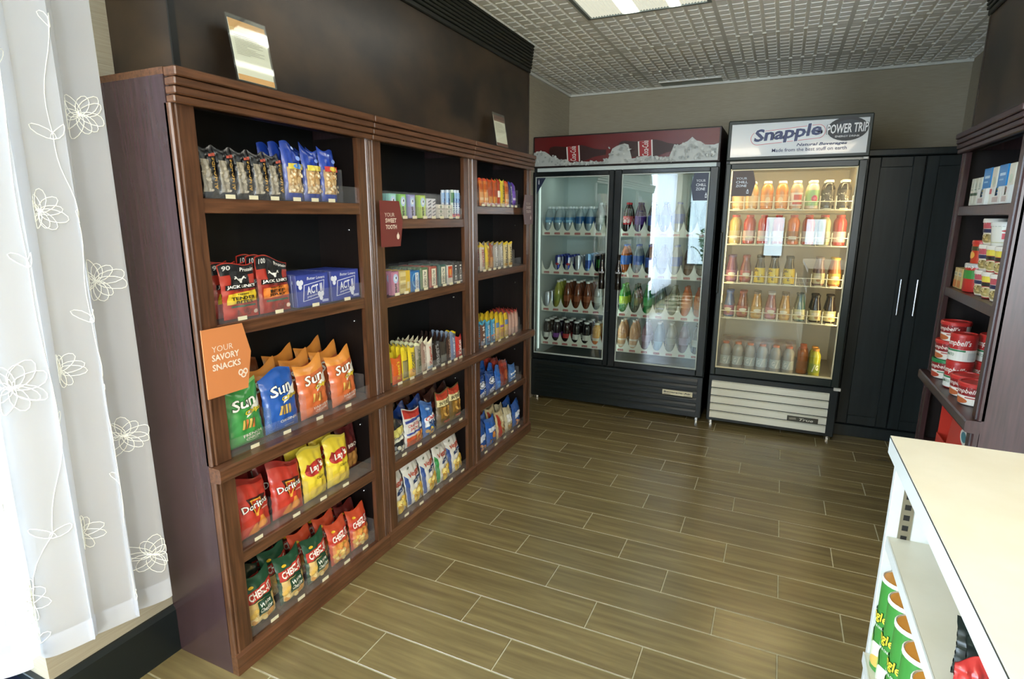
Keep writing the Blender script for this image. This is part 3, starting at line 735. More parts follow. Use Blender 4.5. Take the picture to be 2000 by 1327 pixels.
for k_, c_, l_, cp in (('sn_purple', '#7a3a5a', '#a86a86', '#5a3a6a'), ('sn_red', '#7c2f2c', '#a8504c', '#8a3a3a'), ('sn_peach', '#c87c4a', '#e2c264', '#dcb42a'), ('sn_cream', '#7a5a52', '#d9d0a8', '#8a7a76'),
                       ('sn_tan', '#b9884a', '#d2a866', '#6a5a48'), ('sn_pink', '#9a5a62', '#c77f8c', '#c9c2c0'), ('sn_blue', '#3a5a92', '#a8648c', '#3a5a9a'), ('sn_green', '#3a5a52', '#dcd4a4', '#2c4a4a'), ('sn_dark', '#2a1c14', '#dccf9a', '#2a2420')):
    bottle(k_, 'tea', c_, cp, l_, .014, .080, lambda a: a.ell(0, .62, .42, .16, ink('#ece4d2'), 14).ell(.1, .3, .2, .14, ink('#b98a5a'), 10))
bottle('yellowmug', 'tea', '#2a2018', '#23211e', '#dfc02c', .004, .10, lambda a: a.speckle(16, -.5, .1, .5, .9, .07, .07, [ink('#4a3818'), ink('#8a6a20'), ink('#efe08a')], 8))
bottle('sport_clear', 'juice', '#c7c2ba', '#c9683e', '#b9bfba', .03, .09, lambda a: a.text('G', -.2, .55, .3, .55, wh, .03).quad([(.0, .1), (.1, .1), (.35, .9), (.25, .9)], wh, 1, 2), .35)
bottle('sport_lime', 'juice', '#b3b23a', '#c98a2e', '#8a9a3a', .03, .09, lambda a: a.text('G', .2, .55, .3, .55, wh, .03).quad([(-.3, .1), (-.2, .1), (.05, .9), (-.05, .9)], wh, 1, 2))
bottle('sport_orange', 'juice', '#b8652a', '#c9683e', '#a8602a', .03, .09)

DESC = {'water': 'clear water bottle with blue label', 'water_dark': 'clear water bottle with dark blue label', 'cola': 'cola bottle with red label', 'purple': 'purple soda bottle', 'bluecola': 'dark cola bottle with blue label',
 'orange_blue': 'amber drink bottle with blue label', 'clear_blue': 'pale drink bottle with blue label', 'brown': 'brown drink bottle', 'dark_green': 'dark green soda bottle', 'green': 'green soda bottle', 'lime': 'lime green soda bottle',
 'orange': 'orange soda bottle', 'peach': 'tan drink bottle', 'tea_green': 'yellow-green tea bottle', 'tea_brown': 'brown tea bottle', 'clear': 'clear soda bottle', 'grape': 'dark juice bottle with purple label', 'berry': 'dark juice bottle with red label',
 'darkjuice': 'dark juice bottle with white label', 'oj': 'orange juice bottle', 'pinktea': 'mauve drink bottle', 'aqua': 'pale blue drink bottle', 'darklabel': 'black drink bottle with white label',
 'silver_can': 'slim silver drink can', 'blue_can': 'slim blue and silver drink can', 'skyblue_can': 'sky blue drink can', 'black_can': 'black drink can with green claw marks',
 'tanjuice': 'tan wide-mouth juice bottle', 'orangejuice': 'orange wide-mouth juice bottle', 'redlabel': 'juice bottle with white and red label', 'greenlabel': 'juice bottle with green label', 'blackjuice': 'black wide-mouth juice bottle',
 'vit_yellow': 'yellow drink bottle with red cap', 'vit_red': 'red drink bottle with red cap', 'vit_pink': 'pink drink bottle with red cap', 'vit_orange': 'bright orange drink bottle with red cap', 'vit_clear': 'pale drink bottle with red cap',
 'sn_purple': 'purple tea bottle', 'sn_red': 'dark red tea bottle', 'sn_peach': 'peach tea bottle with yellow cap', 'sn_cream': 'tea bottle with cream label', 'sn_tan': 'tan tea bottle', 'sn_pink': 'pink label tea bottle', 'sn_blue': 'blue tea bottle',
 'sn_green': 'dark green tea bottle with cream label', 'sn_dark': 'dark brown tea bottle with cream label', 'yellowmug': 'yellow sleeved drink bottle with black cap', 'sport_clear': 'clear sports drink bottle', 'sport_lime': 'lime sports drink bottle', 'sport_orange': 'orange sports drink bottle'}
def stock(root, cxs, z, cols, deep, dy, where, grp, y0=.085 + .045):
    for i, k in enumerate(cols):
        if not k: continue
        n = deep[i] if isinstance(deep, (list, tuple)) else deep
        for j in range(n):
            kk = k if isinstance(k, str) else k[min(j, len(k) - 1)]
            x = root.location.x + cxs[i] + R.uniform(-.003, .003); y = root.location.y + y0 + j * dy
            pos = 'front' if j == 0 else ORD[j]
            put(kk, (x, y, z), (0, 0, R.uniform(-.25, .25)), f'{DESC[kk]}, {pos} of {ORD[i]} column, {where}', grp)
G1, G2 = 'drinks in the two-door cooler', 'drinks in the lit cooler'
LD, RD = 'cooler left door', 'cooler right door'
stock(C1, CX_L, ZS1[0], ['water', 'water', 'water', 'water_dark', 'water_dark', 'clear', 'clear'], [3, 3, 3, 4, 4, 4, 4], .072, 'top shelf, ' + LD, G1)
stock(C1, CX_R, ZS1[0], ['cola', 'purple', 'bluecola', 'bluecola', 'clear_blue', 'dark_green', 'dark_green'], 2, .075, 'top shelf, ' + RD, G1)
stock(C1, CX_L, ZS1[1], ['', 'blue_can', 'blue_can', 'silver_can', 'skyblue_can', 'black_can', 'black_can'], [0, 4, 4, 4, 4, 4, 3], .065, 'second shelf, ' + LD, G1)
stock(C1, CX_R, ZS1[1], ['orange_blue', 'clear_blue', 'bluecola', 'brown', 'clear_blue', 'brown', 'dark_green'], 2, .075, 'second shelf, ' + RD, G1)
stock(C1, CX_L, ZS1[2], ['silver_can', 'tea_green', 'tea_brown', 'tea_brown', 'tea_brown', 'clear', 'clear'], [4, 3, 3, 3, 3, 2, 2], .075, 'third shelf, ' + LD, G1)
stock(C1, CX_R, ZS1[2], ['lime', 'dark_green', 'green', 'dark_green', 'dark_green', 'orange', 'orange'], 2, .075, 'third shelf, ' + RD, G1)
stock(C1, CX_L, ZS1[3], ['darkjuice', 'grape', 'berry', 'darkjuice', 'darkjuice', 'oj', 'oj'], 3, .078, 'bottom shelf, ' + LD, G1)
stock(C1, CX_R, ZS1[3], ['peach', 'peach', 'pinktea', 'aqua', 'clear', 'pinktea', 'darklabel'], 2, .075, 'bottom shelf, ' + RD, G1)
y2 = .07 + .045
stock(C2, CX_T, ZS2[0], ['tanjuice', 'tanjuice', 'orangejuice', 'orangejuice', 'redlabel', 'greenlabel', 'blackjuice', 'blackjuice'], 2, .08, 'top shelf, lit cooler', G2, y2)
stock(C2, CX_T, ZS2[1], ['vit_yellow', 'vit_red', 'vit_red', 'vit_pink', 'vit_orange', 'vit_pink', 'vit_clear', 'vit_red'], 2, .08, 'second shelf, lit cooler', G2, y2)
stock(C2, CX_T, ZS2[2], ['sn_purple', 'sn_red', 'yellowmug', 'yellowmug', 'yellowmug', '', 'sn_cream', 'sn_peach'], [2, 2, 2, 2, 2, 0, 2, 2], .08, 'third shelf, lit cooler', G2, y2)
stock(C2, CX_T, ZS2[3], ['sn_blue', 'sn_red', 'sn_tan', 'sn_pink', 'sn_tan', 'sn_green', 'sn_dark', 'sn_dark'], 2, .08, 'fourth shelf, lit cooler', G2, y2)
_cx = [.085 + i * .0785 for i in range(8)]
stock(C2, _cx, .386, ['sport_clear', 'sport_clear', 'sport_clear', 'sport_clear', 'sport_clear', 'sport_clear', '', 'sport_lime'], [3, 3, 3, 3, 3, 3, 0, 2], .078, 'cooler floor, lit cooler', G2, y2)
stock(C2, [_cx[6] + .012], .386, ['sport_orange'], 2, .078, 'cooler floor beside lime bottles, lit cooler', G2, y2 + .05)
wrp = MB(); wx0, wx1 = C2.location.x + .045, C2.location.x + .52; wy0, wy1 = C2.location.y + y2 + .038, C2.location.y + y2 + .20
zc = .386 + .1895
wrp.prism([(wy0, .386 + .11), (wy0 + .0012, .386 + .11), (wy0 + .0012, zc - .01), (wy0 + .012, zc), (wy1, zc + .002), (wy1, zc + .0035), (wy0 + .010, zc + .0015), (wy0, zc - .009)], wx0, wx1, SHRINK, 'x')
tag(wrp.build('shrink_wrap'), 'clear shrink wrap over the sports drink bottles on the cooler floor', 'wrap')
# ------------------------------------------------------------------ packaged goods
def bag_fn(w, h, t, seed=0, flop=0.0, seal=.045, pinch=.05, wr=.0016, belly=.9):
    r = random.Random(seed * 31 + 5); ph = [r.uniform(0, 6) for _ in range(6)]
    def f(u, v, o, side=-1):
        p = min(1, max(0, v / h)); q = min(1, abs(2 * u / w))
        e = max(0.0, 1 - q * q) ** .55
        pr = math.sin(pi * min(1, max(0, (p - seal * .6) / (1 - seal * 1.6)))) ** (.26 if p < .5 else .45) if seal * .6 < p < 1 - seal else 0.0
        d = t / 2 * e * pr * (1.15 - .3 * p) * (1 if side < 0 else belly)
        d += wr * e * pr * (math.sin(22 * u / w + ph[0] + 4 * p) + .8 * math.sin(17 * p + ph[1] + 5 * u / w) + .7 * math.sin(31 * p - 14 * u / w + ph[2]))
        d += wr * 1.4 * pr * max(0, q - .45) * math.sin(38 * p + ph[3] + (1 if u > 0 else 0))
        x = u * (1 - pinch * math.sin(pi * p) * pr) ; y = flop * max(0, p - .72) ** 1.5 * 6 * h
        y += .004 * math.sin(2.6 * u / w * 2 + ph[4]) * max(0, p - .85) * 6
        z = v + (.009 * math.sin(5 * u / w + ph[5]) + .016 * math.sin(ph[1]) * u / w) * max(0, p - .72) * 4 * (h / .18)
        return (x, y + side * (d + o + .0006), z)
    return f
def bag_mesh(fn, w, h, m, nu=12, nv=16, mtop=None, vtop=.9):
    b = MB()
    for side in (-1, 1):
        vs = [fn((i / nu - .5) * w, j / nv * h, 0, side) for j in range(nv + 1) for i in range(nu + 1)]
        fs = []; ft = []
        for j in range(nv):
            for i in range(nu):
                a = j * (nu + 1) + i; q = (a, a + 1, a + nu + 2, a + nu + 1)
                (ft if (mtop and j / nv >= vtop) else fs).append(q if side < 0 else q[::-1])
        o = len(b.v); b.add(vs, fs, m)
        if ft:
            k = b.mid(mtop)
            for q in ft: b.f.append(tuple(x + o for x in q)); b.m.append(k)
    return b
def bag(key, w, h, t, col, art=None, cat='snack bag', name='snack_bag', seed=1, flop=0.03, seal=.045, pinch=.05, wr=.0024, top=None, vtop=.9, rough=.3, nu=16, nv=22):
    fn = bag_fn(w, h, t, seed, flop, seal, pinch, wr)
    G = [[fn((i / nu - .5) * w, j / nv * h, 0) for i in range(nu + 1)] for j in range(nv + 1)]
    def onbag(u, v, o):     # the point of the bag's own facets, so that the print lies on them
        x = min(nu - 1e-6, max(0, (u / w + .5) * nu)); y = min(nv - 1e-6, max(0, v / h * nv)); i, j = int(x), int(y); a, b = x - i, y - j
        q = [G[j][i][k] * (1 - a) * (1 - b) + G[j][i + 1][k] * a * (1 - b) + G[j + 1][i][k] * (1 - a) * b + G[j + 1][i + 1][k] * a * b for k in range(3)]
        return (q[0], q[1] - o - .0004, q[2])
    root = bag_mesh(fn, w, h, mt(col, rough, 0, .3), nu, nv, mt(top, rough, 0, .3) if top else None, vtop).build(name, None, True)
    if art: a = Art(onbag, w, h, (nu, nv)); art(a); a.build('printed_front', root)
    PROTO[key] = (root, cat)
def carton(key, w, h, t, col, art=None, cat='box', name='carton', bev=.0012, lidc=None):
    root = MB().box(-w / 2, -t / 2, 0, w / 2, t / 2, h, mt(col, .35, 0, .15), bev).build(name, None)
    if art: a = Art(flat(-t / 2), w, h); a.o = .0002; art(a); a.build('printed_front', root)
    PROTO[key] = (root, cat)
V = pi / 2
I = ink
def stripes(a, cols, v0, v1):
    for k, c in enumerate(cols): a.rect(-.46, v0 + (v1 - v0) * k / len(cols), .46, v0 + (v1 - v0) * (k + 1) / len(cols), I(c), 8, 2)
# nuts
bag('almond', .056, .138, .026, '#101113', lambda a: a.rect(-.42, .10, .02, .74, I('#8f8674'), 6, 6).speckle(26, -.38, .12, -.02, .72, .06, .035, [I('#b3a893'), I('#a0957f'), I('#c4baa6'), I('#857b69')], 3)
    .text('ALMONDS', .20, .46, .62, .20, I('#c79a3e'), .01, 0, V).rect(.0, .80, .40, .86, I('#a4432f'), 4, 1), name='nut_bag')
def nutart(band, c2):
    def f(a):
        a.rect(-.40, .13, .40, .60, I('#c9a877'), 8, 6).speckle(60, -.38, .14, .38, .58, .055, .028, [I('#e5cfa5'), I('#d6bb8c'), I('#f0dfbd'), I('#b98d55')], 4)
        a.rect(-.42, .56, .42, .66, I(band), 8, 2).ell(.05, .61, .26, .05, I(c2), 14).ell(-.1, .90, .07, .025, I('#9fb4e4'), 10).ell(.12, .76, .12, .045, I('#7f9be0'), 12)
    return f
bag('nuts_a', .076, .172, .034, '#1d3f9e', nutart('#cdb940', '#3f7fd0'), name='nut_bag', seed=2, flop=.008, wr=.0016)
bag('nuts_b', .076, .172, .034, '#1d3f9e', nutart('#d2c24a', '#e0d060'), name='nut_bag', seed=3, flop=.008, wr=.0016)
bag('nuts_c', .076, .176, .034, '#1c42a8', nutart('#b8322c', '#dcc04a'), name='nut_bag', seed=4, flop=.008, wr=.0016)
# jerky
def jerky(num, flav, c, words):
    def f(a):
        a.rect(-.48, .80, .48, .985, I('#15161a'), 8, 3).text(num, -.30, .915, .22, .075, I('#d8d6d0'), .02, .2).text('Protein', .25, .90, .40, .075, I('#d8d6d0'), .02, .2)
        a.rect(-.24, .60, .27, .80, I('#141519'), 6, 4)
        for s in (-1, 1):
            a.quad([(.015 * s, .69), (.05 * s, .69), (.16 * s, .77), (.12 * s, .775)], I('#dcdad4'), 2, 2)
            a.quad([(.10 * s, .74), (.16 * s, .72), (.17 * s, .735), (.12 * s, .76)], I('#dcdad4'), 2, 2)
        a.quad([(-.03, .65), (.03, .65), (.06, .73), (-.06, .73)], I('#dcdad4'), 2, 2)
        a.rect(-.43, .535, .45, .625, I('#141519'), 8, 2).text("JACK LINK'S", .01, .582, .82, .072, I('#efede6'), .03).text('PREMIUM CUTS', .02, .515, .5, .022, I('#15161a'), .02)
        a.quad([(-.44, .27), (.46, .30), (.46, .50), (-.40, .46)], I(c), 8, 4)
        for k, (w_, s_, vv) in enumerate(words): a.text(w_, .02, vv, s_, .058 if k else .032, I('#17150f'), .03)
        a.rect(-.35, .21, .35, .245, I('#2c5a48'), 6, 1).speckle(8, -.3, .05, .3, .14, .09, .03, [I('#7c2119'), I('#94301f')], 6)
        a.ell(.33, .10, .07, .04, I('#d6b9a6'), 10)
    return f
bag('jerky_y', .124, .162, .022, '#b8392c', jerky('90', 0, '#d9b92c', (('TERIYAKI', .34, .445), ('TENDER', .72, .375), ('BITES', .46, .305))), name='jerky_bag', seed=5, flop=0)
bag('jerky_o', .124, .170, .022, '#a93328', jerky('100', 0, '#d87a2e', (('SWEET & HOT', .44, .465), ('BEEF', .50, .40), ('JERKY', .60, .33))), name='jerky_bag', seed=6, flop=0)
# microwave popcorn packets
def actii(a):
    wt = I('#dfe2ee'); a.rect(-.47, .04, .47, .96, I('#39489a'), 1, 1)
    a.text('Butter Lovers', .10, .87, .55, .09, wt, .01, .2)
    for g, m in ((0, wt), (.02, I('#39489a'))):
        a.quad([(-.34 + g, .16 + g), (.30 - g, .26 + g), (.36 - g, .78 - g), (-.28 + g, .68 - g)], m, 1, 1)
    a.text('ACT II', .03, .52, .50, .26, wt, .03, .15, .12); a.text('popcorn', -.06, .30, .30, .07, wt, .01, .1, .12)
    for u, v in ((-.40, .72), (.20, .30)):
        for k in range(3): a.ell(u + .055 * math.cos(k * 2.1 + .5), v + .09 * math.sin(k * 2.1 + .5), .055, .085, wt, 10)
    a.rect(.22, .07, .42, .15, I('#aab0d6'), 1, 1)
carton('popcorn', .152, .108, .016, '#2f3e8e', actii, 'popcorn packet', 'popcorn_packet')
# chips
def sun(body, flavour, chip, two, dark):
    def f(a):
        a.quad([(-.05, .46), (.40, .60), (.46, .78), (.02, .56)], I('#e9e6da'), 5, 4)
        a.out('Sun', -.05, .715, .64, .18, I('#f1efe6'), I(dark), .02, .2, .16)
        a.out('Chips', .17, .555, .50, .09, I('#efd23a'), I(dark), .02, .2, .16)
        for k in range(4): a.quad([(-.22 + .085 * k, .29), (-.16 + .085 * k, .29), (-.12 + .085 * k, .44), (-.18 + .085 * k, .44)], I(chip if k % 2 else '#d9b45c'), 2, 3)
        a.text(flavour, .05, .19, .52, .045, I('#eee9dc'), .005, 0, .06)
        if two: a.text(two, .05, .13, .42, .045, I('#eee9dc'), .005, 0, .06)
        a.rect(-.1, .085, .22, .09, I('#e6e0d0'), 3, 1)
    return f
bag('sun_green', .140, .192, .055, '#3f9647', sun(0, 'FRENCH', '#c4703a', 'ONION', '#1e3c22'), name='chip_bag', seed=7, top='#8fbf72', vtop=.93)
bag('sun_blue', .140, .200, .058, '#1f57ad', sun(0, 'ORIGINAL', '#a98a3e', None, '#14284e'), name='chip_bag', seed=8)
bag('sun_orange', .138, .200, .055, '#cf6a38', sun(0, 'HARVEST', '#a2632c', 'CHEDDAR', '#6a3018'), name='chip_bag', seed=9, top='#dd8f3e', vtop=.80)
bag('sun_brown', .138, .195, .055, '#7a4326', sun(0, 'GARDEN', '#a2632c', 'SALSA', '#3a1c10'), name='chip_bag', seed=10, flop=.06)
def doritos(a):
    a.quad([(-.10, .42), (.10, .42), (.36, .66), (-.24, .70)], I('#3a1512'), 5, 4).quad([(-.03, .34), (.03, .34), (.20, .64), (-.16, .66)], I('#e2a33a'), 4, 4).quad([(-.02, .40), (.02, .40), (.15, .62), (-.12, .63)], I('#b9331f'), 4, 3)
    a.out('Doritos', -.01, .555, .74, .12, I('#f3f0ea'), I('#15100f'), .02, .0, .10)
    a.quad([(-.05, .10), (.30, .12), (.14, .34), (.06, .33)], I('#d98a3a'), 4, 4).quad([(-.30, .07), (.05, .05), (-.08, .25), (-.14, .24)], I('#c97a2e'), 4, 4).text('NACHO', .25, .44, .22, .025, I('#f0e6d8'), .01)
bag('doritos', .130, .190, .052, '#bf392b', doritos, name='chip_bag', seed=11, top='#8e2620', vtop=.9)
bag('doritos_dark', .130, .190, .050, '#6d1a1a', doritos, name='chip_bag', seed=12, flop=.07)
def lays(a):
    a.ell(-.02, .62, .40, .13, I('#b9322b'), 20, .25).quad([(-.42, .60), (-.25, .52), (-.20, .70), (-.34, .74)], I('#8f1f1f'), 3, 3)
    a.text("Lay's", .0, .63, .56, .17, I('#f6f2e8'), .03, .15, .2)
    a.quad([(-.36, .14), (.40, .10), (.40, .34), (-.30, .28)], I('#d6b944'), 5, 4).text('Classic', .1, .42, .34, .05, I('#5a4a1a'), .01)
bag('lays', .116, .192, .050, '#e6cd3a', lays, name='chip_bag', seed=13, top='#c9b84a', vtop=.93)
bag('lays_red', .112, .190, .046, '#5a1e1c', lambda a: a.text('BBQ', .1, .55, .5, .10, I('#e6dccc'), .02).rect(-.2, .1, .4, .42, I('#a8763a'), 5, 4), name='chip_bag', seed=14)
def cheez(main, box, words):
    def f(a):
        a.quad([(-.46, .50), (.47, .58), (.47, .80), (-.46, .72)], I('#b5372b'), 8, 3).text('CHEEZ-IT', -.01, .65, .78, .16, I('#f2eee4'), .03, 0, .11)
        a.rect(-.44, .08, .44, .50, I(main), 8, 5).speckle(22, -.40, .09, .40, .46, .10, .05, [I('#d9b25a'), I('#c98f3e'), I('#e6cd8a')], 7)
        if box:
            a.quad([(-.22, .20), (.30, .24), (.30, .53), (-.22, .49)], I('#1f4430'), 4, 4)
            a.text('White', .04, .42, .38, .08, I('#f0ece0'), .01, .3, .12).text('Cheddar', .04, .31, .42, .085, I('#f0ece0'), .01, .3, .12)
        a.ell(-.28, .83, .09, .03, I('#e0b92e'), 10)
    return f
bag('cheez_g', .114, .172, .046, '#1f4a33', cheez('#d8b878', True, 0), name='cracker_bag', seed=15, flop=.025)
bag('cheez_gd', .114, .168, .044, '#12271d', cheez('#b09a68', True, 0), name='cracker_bag', seed=16, flop=.04)
bag('cheez_r', .106, .170, .044, '#c24a2c', cheez('#d98a4a', False, 0), name='cracker_bag', seed=17, flop=.04)
bag('cheez_rd', .106, .165, .042, '#5a1c18', cheez('#7a4a2a', False, 0), name='cracker_bag', seed=18, flop=.04)
# gum and mints
def orbit(c):
    def f(a):
        a.rect(-.36, .05, .36, .95, I(c), 1, 1).ell(0, .70, .36, .20, I('#b9d0ee'), 16).ell(0, .70, .20, .12, I('#e9eef4'), 14).ell(.06, .73, .08, .06, I('#20304a'), 10)
        a.text('orbit', 0, .30, .40, .34, I('#23303c'), .03, 0, -V)
    return f
for k_, c_, d_ in (('gum_teal', '#8cc4bc', '#a8d8d0'), ('gum_green', '#7db660', '#a6d487'), ('gum_violet', '#8f8fc0', '#b4b4dc'), ('gum_lime', '#a9c860', '#c6de88'), ('gum_pink', '#b0708c', '#cf94ac')):
    carton(k_, .046, .098, .020, c_, orbit(d_), 'gum pack', 'gum_pack')
carton('gum_white', .030, .086, .018, '#d8d8dc', lambda a: [a.quad([(-.4, v), (.4, v + .1), (.4, v + .16), (-.4, v + .06)], I('#6c6f7c'), 1, 1) for v in (.08, .26, .44, .62, .78)], 'gum pack', 'gum_pack')
carton('gum_flat', .066, .021, .06, '#cfcac0', lambda a: a.rect(-.3, .15, .3, .85, I('#e9e5da'), 1, 1).ell(0, .5, .16, .3, I('#9aa494'), 10), 'gum pack', 'gum_pack')
def roll(key, col, c2):
    root = MB().lathe([(.0075, 0), (.0105, .003), (.0105, .120), (.008, .124), (.009, .133)], mt(col, .35, 0, .2), 12).build('candy_roll', None, True)
    a = Art(cyl(.0108), .022, .133); a.rect(-.7, .55, .7, .9, I(c2), 10, 2).text('MENTOS', 0, .40, .60, .55, I('#2a3f86'), .03, 0, -V).rect(-.7, .04, .7, .16, I('#cf6a6a'), 10, 1); a.build('printed_wrap', root)
    PROTO[key] = (root, 'candy roll')
roll('roll_blue', '#cfdcea', '#8fb4dc'); roll('roll_green', '#c8d8c8', '#4a7a52')
def altoid(c):
    def f(a):
        a.rect(-.30, .10, .30, .90, I('#e2dcc4'), 1, 1).rect(-.25, .13, .25, .87, I('#eee9d4'), 1, 1).text('ALTOIDS', 0, .5, .66, .30, I('#3a3a30'), .015, 0, -V)
    return f
carton('tin_green', .060, .098, .020, '#5f7a5a', altoid(0), 'mint tin', 'mint_tin', .004)
carton('tin_red', .060, .098, .020, '#a4574a', altoid(0), 'mint tin', 'mint_tin', .004)
carton('tin_teal', .060, .100, .020, '#45665e', altoid(0), 'mint tin', 'mint_tin', .004)
carton('strips', .066, .090, .018, '#2a6fb0', lambda a: a.ell(0, .55, .40, .36, I('#78b4e0'), 18).ell(0, .55, .30, .28, I('#2a6fb0'), 16).rect(-.02, .10, .34, .90, I('#eef0ee'), 1, 1).text('LISTERINE', .16, .5, .72, .20, I('#1c4a80'), .02, 0, -V), 'mint pack', 'mint_pack')
carton('gum_yellow', .042, .096, .020, '#cdb77a', lambda a: stripes(a, ['#d9c98c', '#b8a05c', '#e0d29a', '#c4ac68', '#ddcd92'], .06, .94), 'gum pack', 'gum_pack')
carton('gum_gold', .030, .096, .020, '#d8b440', lambda a: a.rect(-.3, .2, .3, .5, I('#e6d8a0'), 1, 1), 'gum pack', 'gum_pack')
carton('candy_red', .046, .092, .020, '#d8d2c6', lambda a: a.rect(-.4, .35, .4, .95, I('#c84a2a'), 1, 1).rect(-.2, .45, .2, .8, I('#e0a04a'), 1, 1), 'candy box', 'candy_box')
carton('gum_black', .040, .104, .020, '#3a3836', lambda a: [a.text('ICE', 0, .5, .7, .4, I('#e6e4e0'), .02, 0, -V), a.rect(-.4, .04, .4, .10, I('#d8d4cc'), 1, 1)], 'gum pack', 'gum_pack')
# candy bars
def bar(key, w, h, col, txt=None, tcol='#f0ece0', bands=(), t=.015, top=None, rough=.3, cat='candy bar', name='candy_bar', th=.42, tl=.66, up=V, seed=1):
    def art(a):
        for v0, v1, c in bands: a.rect(-.44, v0, .44, v1, I(c), 6, 4)
        if txt: a.text(txt, 0, .5, tl, th, I(tcol), .02, 0, up)
    bag(key, w, h, t, col, art, cat, name, seed, .0, .06, .03, .0007, top, .88, rough, 6, 12)
bar('reese', .070, .118, '#d9642a', "Reese's", '#e9c236', ((.06, .14, '#c24e1c'),), seed=1, th=.34)
bar('yellow_a', .044, .140, '#e3c82c', None, '#3a2a10', ((.08, .64, '#6f6844'), (.12, .60, '#8f8658')), top='#ecd534', seed=2)
bar('yellow_b', .052, .142, '#e6cc30', 'GOOBERS', '#3a4a5a', ((.06, .30, '#e0a840'),), seed=3, th=.36)
bar('yellow_c', .034, .140, '#dcc832', None, '#3a2a10', ((.2, .8, '#c9b64a'),), seed=4)
bar('crunch', .044, .145, '#a59d8c', 'CHUNKY', '#4a5a48', ((.06, .5, '#7a7a60'),), top='#d9dcb4', seed=5)
bar('crunch_b', .040, .145, '#a08a78', 'Whatchamacallit', '#efe6d6', ((.3, .95, '#8f7466'),), top='#dcdcc0', seed=6)
bar('rocher', .052, .140, '#d8d0c0', 'Zagnut', '#c24a40', ((.06, .14, '#9ab0c0'),), top='#e9e4c8', seed=7, th=.45)
bar('hershey', .064, .118, '#2c2320', "HERSHEY'S", '#a8aaac', ((.03, .1, '#8f8f90'),), seed=8, th=.44, tl=.80)
bar('hershey_dark', .058, .118, '#3a3530', None, '#a8aaac', ((.1, .4, '#6a6a62'),), seed=9)
bar('almondbar', .036, .135, '#3a2620', 'MOUNDS', '#b89a8a', (), seed=10)
bar('silverblue', .048, .138, '#7f8ea4', 'ALMOND JOY', '#e6e6ee', ((.1, .9, '#6a7a98'),), seed=11)
bar('kitkat', .060, .112, '#c23a34', 'KitKat', '#f2ece4', ((.06, .12, '#a42a28'),), seed=12, th=.42)
bar('yellowpack', .050, .132, '#8a8a80', None, '#000000', ((.1, .5, '#9a8a80'), (.5, .8, '#7aa0b8')), top='#e0c82e', seed=13)
bar('wafer_orange', .048, .140, '#cf7a3a', None, '#f0e0c8', ((.1, .5, '#d9a06a'), (.2, .3, '#e6c8a0'), (.6, .8, '#b85a2a')), top='#c8482a', seed=14)
bar('wafer_red', .050, .142, '#b8592c', None, '#f0e0c8', ((.1, .35, '#c98f4a'), (.4, .6, '#a8482a')), top='#d9531f', seed=15)
bar('wafer_white', .036, .140, '#b0482c', None, '#f0e0c8', ((.35, .6, '#e6dccc'),), top='#cf3e22', seed=16)
bar('wafer_yellow', .052, .146, '#d8bf3c', 'Nutter', '#5a4a2a', ((.05, .2, '#c9a84a'),), top='#e0d24a', seed=17)
bar('wafer_navy', .046, .138, '#39396a', 'Snackwell', '#c9cce0', ((.05, .12, '#22284a'),), top='#24409a', seed=18)
bar('wafer_purple', .044, .128, '#5a3a9a', None, '#cfc4ea', ((.2, .7, '#7a5ab8'), (.3, .4, '#d8d0ec')), seed=19)
bar('snick', .056, .138, '#cdbfae', 'SNICKERS', '#b03a3a', (), top='#d9bf2c', seed=20, th=.4)
bar('butter', .050, .140, '#dcbf38', 'Butterfinger', '#b8482a', ((.05, .2, '#e0ce6a'),), seed=21, th=.40, tl=.78)
bar('musk', .058, .136, '#a6a39c', 'MUSKETEERS', '#e9e8e4', ((.06, .2, '#8f8d88'),), seed=22, th=.44, tl=.78)
bar('brownbar', .042, .136, '#8f5a3a', None, '#e9e8e4', ((.1, .5, '#b88a5a'),), top='#a84a3a', seed=23)
bar('nuts_bar', .056, .142, '#d8c48a', 'PEANUT', '#4a3a22', ((.05, .16, '#c99a3a'),), top='#e3c62c', seed=24, th=.44)
bar('skit_blue', .054, .136, '#3f8fb8', 'SKITTLES', '#e9eef0', ((.08, .3, '#5a6a8a'), (.3, .36, '#c86a3a')), top='#4fb0cf', seed=25, th=.4)
bar('skit_brown', .054, .138, '#6a4638', 'M & M', '#e9e2da', ((.08, .25, '#8a8fa0'),), top='#4fb0cf', seed=26)
bar('yellow_pea', .056, .142, '#dcc22e', None, '#000000', ((.1, .45, '#b88a4a'), (.5, .6, '#8a5a9a')), seed=27)
bar('yellow_red', .050, .142, '#dcb82e', None, '#000000', ((.1, .5, '#c9a87a'), (.55, .75, '#6a8ab8')), seed=28)
bar('red_stick', .040, .150, '#b8897a', None, '#000000', ((.05, .85, '#c4a090'),), top='#a83a34', seed=29)
# cookie packs and small bags
def oreo(a): a.ell(.0, .60, .36, .16, I('#dfe4ee'), 16).ell(0, .60, .27, .12, I('#20304a'), 16).ell(0, .60, .2, .09, I('#e8ebf2'), 14).text('OREO', .0, .28, .7, .13, I('#eef0f6'), .03, .1, .2).speckle(8, -.4, .06, .4, .2, .08, .04, [I('#c9ccd6'), I('#55607a')], 9)
bag('oreo', .112, .135, .040, '#1f4d9c', oreo, 'cookie pack', 'cookie_pack', 31)
bag('oreo_b', .060, .140, .030, '#2560b4', lambda a: a.rect(-.4, .1, .4, .4, I('#4a86cf'), 6, 3), 'cookie pack', 'cookie_pack', 32)
bag('choco_red', .098, .160, .036, '#7c2a1e', lambda a: a.ell(.05, .45, .25, .2, I('#a85a34'), 12).rect(-.4, .8, .4, .9, I('#a83a2c'), 6, 2), 'cookie pack', 'cookie_pack', 33)
